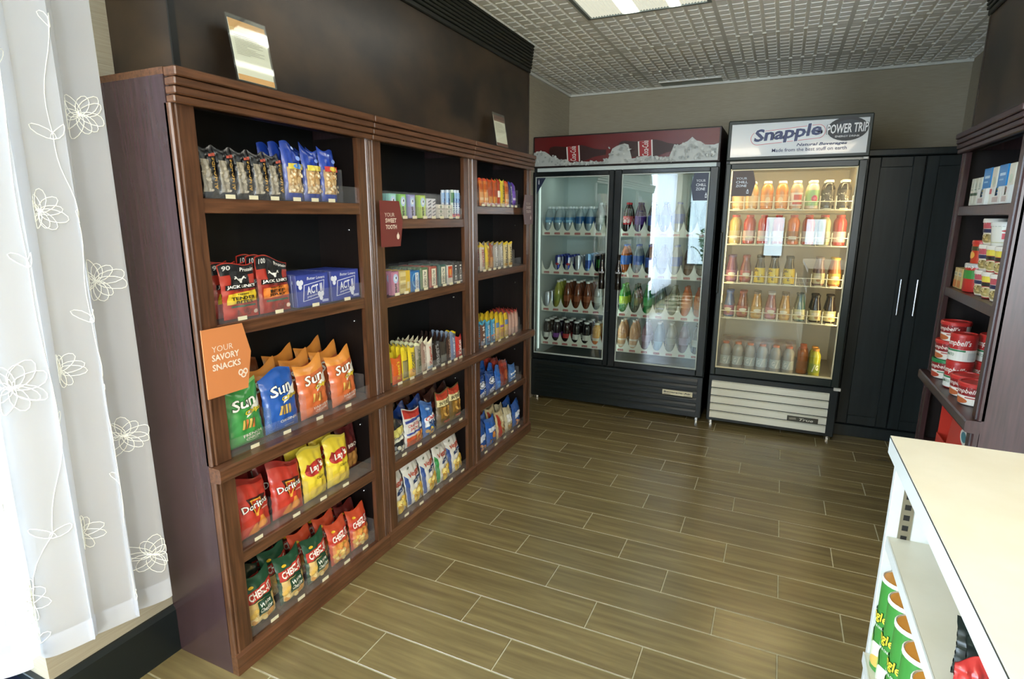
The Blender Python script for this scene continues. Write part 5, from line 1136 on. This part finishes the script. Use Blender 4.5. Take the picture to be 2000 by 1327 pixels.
soup('cup_white', .046, .088, '#dcdccf', '#dcdcd2', lambda a: a.rect(-.9, .80, .9, .88, I('#8f9a8a'), 12, 1).ell(.3, .62, .22, .05, I('#b83a34'), 14).text('N', .32, .40, .42, .24, I('#c0303a'), .04).rect(-.9, .12, .9, .15, I('#b9b98a'), 12, 1), 'noodle_cup', .16, 'noodle cup')
carton('crackbox', .052, .088, .03, '#c9b070', lambda a: a.rect(-.46, .60, .46, .80, I('#d8d2b4'), 1, 1).text('RICE', 0, .70, .6, .10, I('#3a5a34'), .02).rect(-.46, .06, .46, .40, I('#c9772e'), 1, 1), 'soup cup box', 'soup_packet')
carton('med_green', .046, .112, .05, '#d5d8c6', lambda a: a.rect(-.5, .36, .5, .46, I('#2c5a3e'), 1, 1).ell(0, .72, .25, .10, I('#b4bfae'), 12).rect(-.3, .56, .3, .60, I('#8aa08c'), 1, 1), 'medicine box', 'medicine_box')
carton('med_blue', .094, .142, .05, '#2f86c4', lambda a: a.rect(-.30, .72, .35, .79, I('#bfdcec'), 1, 1).rect(-.3, .6, .2, .64, I('#8fc0dd'), 1, 1).rect(-.35, .36, .3, .41, I('#d9c46a'), 1, 1).rect(-.35, .28, .3, .31, I('#e6dcc0'), 1, 1), 'medicine box', 'medicine_box')
carton('med_red', .062, .140, .05, '#dddccb', lambda a: a.rect(-.5, .28, .5, .42, I('#c23f44'), 1, 1).ell(0, .62, .3, .12, I('#c4d0b8'), 12), 'medicine box', 'medicine_box')
mg, mgb, mgr = 'slim green and white medicine box', 'blue medicine box', 'white and red medicine box'
row('R', 1.464, [('med_green', mg, 3.105, 2, .054, 0, .012), ('med_green', mg, 3.056, 2, .054, 0, .012), ('med_green', mg, 3.007, 2, .054, 0, .012), ('med_blue', mgb, 2.926, 2, .054, 0, .012), ('med_red', mgr, 2.836, 2, .054, 0, .012), ('med_blue', mgb, 2.746, 2, .054, 0, .012), ('med_red', 'tall white and red medicine box', 2.650, 2, .054, 0, .012)], 'top shelf, ' + RB, 'medicine boxes on the top shelf')
def display_tray(y0, y1, label):
    t = thing('display_box', label, 'display box', (.711, y0, 1.464), (0, 0, 0), 'white display boxes on the right bookcase'); L_ = y1 - y0; m = mt('#dfe1da', .5)
    f = MB(); f.prism([(0, 0), (L_, 0), (L_, .062), (L_ * .68, .062), (L_ * .66, .030), (L_ * .34, .030), (L_ * .32, .062), (0, .062)], 0, .0015, m, 'x'); o = f.build('front_wall', t)
    a = Art(lambda u, v, q: (-q, L_ / 2 - u, v), L_, .085); a.rect(-.3, .08, .3, .30, I('#b9a8a2'), 1, 1); a.build('printed_front', o)
    for y in (0, L_ - .0012): MB().prism([(.0016, 0), (.062, 0), (.062, .075), (.0016, .062)], y, y + .0012, m, 'y').build('side_wall', t)
display_tray(2.8735, 2.9785, 'white cut-out display box around the far blue medicine box')
display_tray(2.6935, 2.7985, 'white cut-out display box around the near blue medicine box')
display_tray(2.612, 2.688, 'white cut-out display box nearest the counter')
row('R', 1.110, [('crackbox', 'small soup packet', 3.125, 2, .036, 0, .01), ('crackbox', 'small soup packet', 3.066, 2, .036, 0, .01)], 'second shelf, ' + RB, 'soup packets on the second shelf')
for k, (kd, ds, y, d, zz) in enumerate((('stewcan', 'red and green soup can, bottom of stack, second shelf, right bookcase', 2.972, .056, 0), ('sauce', 'small red sauce jar standing on the lower soup can, right bookcase', 2.972 - .006, .052, .1182), ('stewcan', 'red and green soup can behind the stack, second shelf, right bookcase', 2.985, .170, 0), ('stewcan', 'red and green soup can, upper of rear stack, second shelf, right bookcase', 2.985, .170, .1182),
      ('cup_pink', 'pink noodle cup, bottom of left stack, second shelf, right bookcase', 2.845, .050, 0), ('cup_pink', 'pink noodle cup, middle of left stack, second shelf, right bookcase', 2.845, .050, .1002), ('cup_pink', 'pink noodle cup, top of left stack, second shelf, right bookcase', 2.845, .050, .2004),
      ('cup_yellow', 'yellow label noodle cup, bottom of middle stack, second shelf, right bookcase', 2.752, .050, 0), ('cup_yellow', 'yellow label noodle cup, middle of stack, second shelf, right bookcase', 2.752, .050, .1002), ('cup_white', 'white noodle cup with red letter, top of stack, right bookcase', 2.744, .056, .2004),
      ('cup_pink', 'pink noodle cup, bottom of near stack, second shelf, right bookcase', 2.652, .050, 0), ('cup_yellow', 'yellow label noodle cup, top of near stack, right bookcase', 2.652, .050, .1002))):
    put(kd, (.706 + d, y, 1.110 + zz), (0, 0, -.75), ds, 'soup cans and noodle cups on the second shelf')
for kd, ds, y, d, zz in (('bowl_green', 'green-lidded soup bowl at the bottom of the far stack', 3.096, .030, 0), ('bowl_red', 'red-lidded soup bowl in the middle of the far stack', 3.092, .032, .0885), ('bowl_red', 'red-lidded soup bowl on top of the far stack', 3.070, .036, .177),
      ('tallsoup', 'tall red soup can at the bottom of the middle stack', 2.925, .036, .0), ('tallsoup', 'tall red soup can on top of the middle stack', 2.922, .036, .1185), ('tallsoup', 'tall red soup can behind the front stack, lower', 2.945, .140, 0), ('tallsoup', 'tall red soup can behind the front stack, upper', 2.945, .140, .1185),
      ('bowl_red', 'red-lidded soup bowl beside the tall soup cans', 2.800, .036, 0), ('bowl_red', 'red-lidded soup bowl nearest the counter end of the shelf', 2.680, .036, 0)):
    put(kd, (.702 + d, y, .702 + zz), (0, 0, -.6), ds + ', right bookcase', 'soup bowls and cans on the ledge')
# red countertop display carton below the ledge
t = thing('display_carton', 'open red cardboard display carton under the soup ledge, right bookcase', 'display carton', (.735, 2.62, .372), (0, 0, 0)); rdm = mt('#c8382a', .4)
MB().box(0, 0, 0, .20, .46, .004, rdm).build('bottom', t); MB().box(.196, 0, .004, .20, .46, .275, rdm).build('back_wall', t)
MB().box(.004, .456, .004, .196, .46, .275, rdm).build('side_wall', t); MB().box(.004, 0, .004, .196, .004, .275, rdm).build('side_wall', t)
f = MB().prism([(0, .004), (.46, .004), (.46, .07), (.30, .07), (.24, .275), (0, .275)], 0, .004, rdm, 'x').build('front_wall', t)
a = Art(lambda u, v, o: (-o, .12 - u, v + .004), .24, .27); a.text('C', .12, .22, .34, .26, I('#f0ece4'), .05).ell(.18, .66, .20, .12, I('#e9e6dc'), 16).ell(.18, .66, .14, .08, I('#3f7f8a'), 14); a.build('printed_front', f)
bag('snackpouch', .12, .11, .05, '#c9a24a', lambda a: a.ell(0, .5, .3, .25, I('#a8632c'), 14).speckle(10, -.3, .2, .3, .8, .1, .06, [I('#e0c070'), I('#8a4a24')], 22), 'snack pouch', 'snack_pouch', 51)
put('snackpouch', (.79, 2.99, .377), (0, 0, -pi / 2), 'golden snack pouch, far one in the red display carton', 'pouches in the red carton')
put('snackpouch', (.79, 2.82, .377), (0, 0, -pi / 2), 'golden snack pouch, near one in the red display carton', 'pouches in the red carton')

# ------------------------------------------------------------------ white gondola counter
CT = thing('display_counter', 'white display counter with cream top and open shelves, front right', 'counter', (.275, -.10, 0), (0, 0, 0))
Lc = 1.614
MB().box(.0, 0, .868, .66, Lc, .9095, WHITEP, .0015).build('worktop_edge', CT); MB().box(.0006, .0006, .9095, .6594, Lc - .0006, .911, CREAM).build('cream_top', CT)
MB().box(-.0008, .001, .9080, -.0001, Lc - .001, .9098, mt('#2a2a26', .5)).build('edge_line', CT)
MB().box(.012, Lc - .048, 0, .64, Lc - .026, .868, WHITEP, .001).build('end_panel', CT)
MB().box(.012, .02, 0, .64, .042, .868, WHITEP, .001).build('end_panel', CT)
MB().box(.62, .042, 0, .64, Lc - .048, .868, WHITEP).build('back_panel', CT)
for z, x0 in ((.680, .016), (.360, .006), (.10, .008)):
    MB().box(x0, .043, z - .026, .619, Lc - .049, z, CREAM, .001).build('shelf', CT)
    MB().box(x0 - .003, .043, z - .027, x0 - .0002, Lc - .049, z + .0005, WHITEP).build('shelf_edge', CT)
MB().box(.02, .043, 0, .6, Lc - .049, .07, WHITEP).build('kick_base', CT)
ps = MB().box(.034, Lc - .0502, .10, .058, Lc - .048, .866, mt('#9a927c', .35, .6)).build('slotted_standard', CT)
sl = MB()
for k in range(28): sl.box(.040, Lc - .0508, .13 + k * .026, .052, Lc - .0503, .143 + k * .026, mt('#15130f', .6))
sl.build('slots', ps)
def chipcan(key, col):
    r, h = .0375, .235
    root = MB().lathe([(r, 0), (r, h - .004)], mt(col, .35, 0, .2), 24).build('chip_can', None, True)
    MB().lathe([(r * 1.03, 0), (r * 1.03, .007), (r * .97, .009), (r * .94, .006), (.0001, .006)], mt('#e6e3d8', .35), 24, True, False).build('lid_rim', root, True, (0, 0, h - .006))
    MB().lathe([(r * .92, 0), (.0001, .0004)], mt('#d9963c', .4), 20, False, True).build('lid_print', root, True, (0, 0, h + .0006))
    a = Art(cyl(r + .0005), 2 * r, h)
    a.out('Pringles', 0, .60, 1.15, .13, I('#ecd23c'), I('#1f4424'), .02, .1); a.text('SOUR CREAM & ONION', 0, .505, .9, .028, I('#e6e6d6'), .01)
    a.build('lettering', root); a = Art(cyl(r + .0005), 2 * r, h)
    a.ell(.1, .22, .45, .09, I('#dfe6c8'), 18, .4).ell(-.25, .33, .26, .07, I('#8fbf5a'), 16, -.5).ell(.25, .12, .3, .06, I('#d9b45c'), 14, .3)
    a.build('label_picture', root); PROTO[key] = (root, 'chip can')
chipcan('pringle', '#3f8a3a'); chipcan('pringle_red', '#b9322e')
for k in range(6):
    kd = 'pringle_red' if k == 5 else 'pringle'
    for j in range(2):
        put(kd, (.3235 + j * .082, 1.424 - k * .0825, .361), (0, 0, -pi / 2 + .15), f'{"red" if k == 5 else "green"} tall chip can, {"front" if j == 0 else "second"} row, {ORD[k]} from counter far end', 'chip cans in the counter')
bag('darkpouch', .10, .092, .03, '#16201c', lambda a: a.text('CANDY', .0, .4, .6, .12, I('#8aa078'), .02).rect(-.4, .12, .4, .24, I('#5a6a4a'), 5, 2), 'snack bag', 'snack_bag', 55)
bag('redpouch', .052, .084, .022, '#b8302c', lambda a: a.text('Red', .0, .5, .7, .2, I('#efe8e0'), .02, .2), 'snack bag', 'snack_bag', 56)
put('darkpouch', (.366, .985, .6815), (-.05, 0, .2), 'dark green snack bag on the upper counter shelf', 'bags on the counter shelf')
put('darkpouch', (.366, 1.035, .6815), (-.05, 0, .2), 'dark green snack bag, rear one on upper counter shelf', 'bags on the counter shelf')
put('redpouch', (.322, .945, .6815), (-.05, 0, .1), 'red snack bag on the upper counter shelf', 'bags on the counter shelf')

# ------------------------------------------------------------------ sheer curtain
def sheer():
    m = bpy.data.materials.new('sheer_white_voile'); m.use_nodes = True; n = m.node_tree; n.nodes.clear(); L = n.links.new
    out = n.nodes.new('ShaderNodeOutputMaterial'); tr = n.nodes.new('ShaderNodeBsdfTransparent'); df = n.nodes.new('ShaderNodeBsdfDiffuse'); tl = n.nodes.new('ShaderNodeBsdfTranslucent')
    df.inputs[0].default_value = hx('#eef0f6'); tl.inputs[0].default_value = hx('#f0f3fa'); tr.inputs[0].default_value = (.95, .97, 1, 1)
    a = n.nodes.new('ShaderNodeMixShader'); a.inputs[0].default_value = .5; b = n.nodes.new('ShaderNodeMixShader'); b.inputs[0].default_value = .56
    L(df.outputs[0], a.inputs[1]); L(tl.outputs[0], a.inputs[2]); L(tr.outputs[0], b.inputs[1]); L(a.outputs[0], b.inputs[2]); L(b.outputs[0], out.inputs[0]); return m
VOILE = sheer()
def cur(s, z, o=0.0):
    """curtain surface: s = distance along the rod from the right edge"""
    y = .935 - s; k = (2.36 - z) / 2.1; y += .02 * (1 - k)
    base = -1.625 - .10 * min(1, max(0, (.74 - y) / .22)) if y > .3 else -1.725
    th = 2 * pi * s / .112 + .8 * math.sin(s * 9) ; A = .024 + .016 * k + .006 * math.sin(s * 23)
    x = base + A * math.cos(th) ; y2 = y + .010 * math.sin(2 * th) * (.5 + .5 * k) + .012 * k * math.sin(th + 1)
    dx = -A * math.sin(th) * 2 * pi / .112; nl = math.hypot(dx, 1)
    return Vector((x + o / nl, y2 + o * dx / nl, z))
t = thing('sheer_curtain', 'white sheer embroidered curtain hanging over the side window', 'curtain', (-1.65, .9, 0)); T0 = Vector((-1.65, .9, 0))
b = MB(); ns, nz = 220, 24; S1 = 1.35; vs = []; fs = []
hem = lambda s: .262 + .018 * math.cos(2 * pi * s / .112 + 1.0) + .02 * max(0, .05 - s) * 10
for j in range(nz + 1):
    for i in range(ns + 1):
        s = S1 * i / ns; z0 = hem(s); z = z0 + (2.36 - z0) * j / nz; vs.append(cur(s, z) - T0)
for j in range(nz):
    for i in range(ns): q = j * (ns + 1) + i; fs.append((q, q + 1, q + ns + 2, q + ns + 1))
b.add(vs, fs, VOILE); b.build('voile', t, True)
b = MB(); vs = []; fs = []
for j in range(3):
    for i in range(ns + 1): s = S1 * i / ns; vs.append(cur(s, hem(s) + .032 * j, .0016) - T0)
for j in range(2):
    for i in range(ns): q = j * (ns + 1) + i; fs.append((q, q + 1, q + ns + 2, q + ns + 1))
b.add(vs, fs, VOILE); b.build('hem_band', t, True)
EMB = mt('#eceae0', .6); rr = random.Random(9)
def flower(s, z, r):
    b = MB()
    for k in range(11):
        a0 = 2 * pi * k / 11 + rr.uniform(-.2, .2); L_ = r * rr.uniform(.75, 1.1)
        pts = []
        for q in range(13):
            w = q / 12 * 2 * pi; px = L_ * (.5 - .5 * math.cos(w)); py = L_ * .26 * math.sin(w)
            pts.append(cur(s + .42 * (px * math.cos(a0) - py * math.sin(a0)), z + px * math.sin(a0) + py * math.cos(a0), .0025) - T0)
        b.tube(pts, .0011, EMB, 4)
    b.build('embroidered_flower', t)
def vine(p):
    pts = []
    for (s0, z0), (s1, z1) in zip(p, p[1:]):
        for q in range(8): f = q / 8; pts.append(cur(s0 + (s1 - s0) * f + .010 * math.sin(f * pi), z0 + (z1 - z0) * f, .0025) - T0)
    b = MB(); b.tube(pts, .0012, EMB, 4)
    for s0, z0 in p:
        for d in (-1, 1):
            lp = []
            for q in range(11):
                w = q / 10 * 2 * pi; px = .05 * (.5 - .5 * math.cos(w)); py = .014 * math.sin(w); lp.append(cur(s0 + d * (px * .3 + py * .5), z0 + px * .7 - .01, .0025) - T0)
            b.tube(lp, .0011, EMB, 4)
    b.build('embroidered_vine', t)
for s, z, r in ((.03, 1.66, .06), (.035, 1.24, .06), (.03, .80, .06), (.022, .42, .06), (.28, .42, .075), (.25, 1.0, .07), (.14, 1.42, .055), (.145, 1.02, .05), (.15, .56, .055), (.36, .75, .07), (.33, 1.5, .06)): flower(s, z, r)
vine([(.10, 1.85), (.12, 1.6), (.09, 1.4), (.11, 1.15), (.08, .95), (.10, .7), (.07, .5), (.09, .34)]); vine([(.20, 1.75), (.22, 1.3), (.20, .9), (.24, .6), (.27, .3)]); vine([(.32, 1.7), (.35, 1.2), (.33, .7), (.36, .35)])
rod = MB(); rod.tube([(0, .10, 2.365), (0, -2.6, 2.365)], .009, mt('#2a2522', .4, .6), 8); rod.build('curtain_rod', t)

# second panel of the same curtain further along the window, and a potted palm by the front corner window
t2 = thing('sheer_curtain', 'second sheer curtain panel further along the side window', 'curtain', (-1.72, -1.2, 0))
b = MB(); vs = []; fs = []; ns2 = 200
for j in range(17):
    for i in range(ns2 + 1):
        y = -.75 - 1.5 * i / ns2; th = 2 * pi * y / .13; z = .26 + 2.1 * j / 16; vs.append((.03 * math.cos(th) + .008 * math.sin(y * 19), y + 1.2 + .01 * math.sin(2 * th), z))
for j in range(16):
    for i in range(ns2): q = j * (ns2 + 1) + i; fs.append((q, q + 1, q + ns2 + 2, q + ns2 + 1))
b.add(vs, fs, VOILE); b.build('voile', t2, True)
pl = thing('potted_palm', 'leafy potted palm by the front corner window behind the viewer', 'plant', (-1.20, -2.98, 0))
MB().lathe([(.13, 0), (.15, .02), (.18, .34), (.19, .36), (.17, .36), (.16, .33), (.0001, .33)], mt('#5a4a3c', .5), 20).build('pot', pl, True)
rp = random.Random(12); GRN = mt('#2f5a30', .45)
for q in range(11):
    an = 2 * pi * q / 11 + rp.uniform(-.2, .2); hh = rp.uniform(.75, 1.25); rr_ = rp.uniform(.12, .28); sp = [Vector((rr_ * math.cos(an) * f ** 1.6, rr_ * math.sin(an) * f ** 1.6, .33 + hh * (f - .28 * f ** 3))) for f in [x / 10 for x in range(11)]]
    b = MB(); b.tube(sp, .006, GRN, 5)
    for i in range(3, 11):
        d = (sp[i] - sp[i - 1]).normalized(); sd = d.cross(Vector((0, 0, 1))).normalized()
        for s_ in (-1, 1):
            L_ = .15 * (1 - abs(i - 6) / 9); tip = sp[i] + sd * s_ * L_ + d * L_ * .6 + Vector((0, 0, -.04)); m_ = (sp[i] + tip) / 2 + Vector((0, 0, .012)); w_ = d * .014
            b.add([sp[i], m_ - w_, tip, m_ + w_, m_ + Vector((0, 0, -.004))], [(0, 1, 4), (1, 2, 4), (2, 3, 4), (3, 0, 4), (0, 3, 2, 1)], GRN)
    b.build('frond', pl)
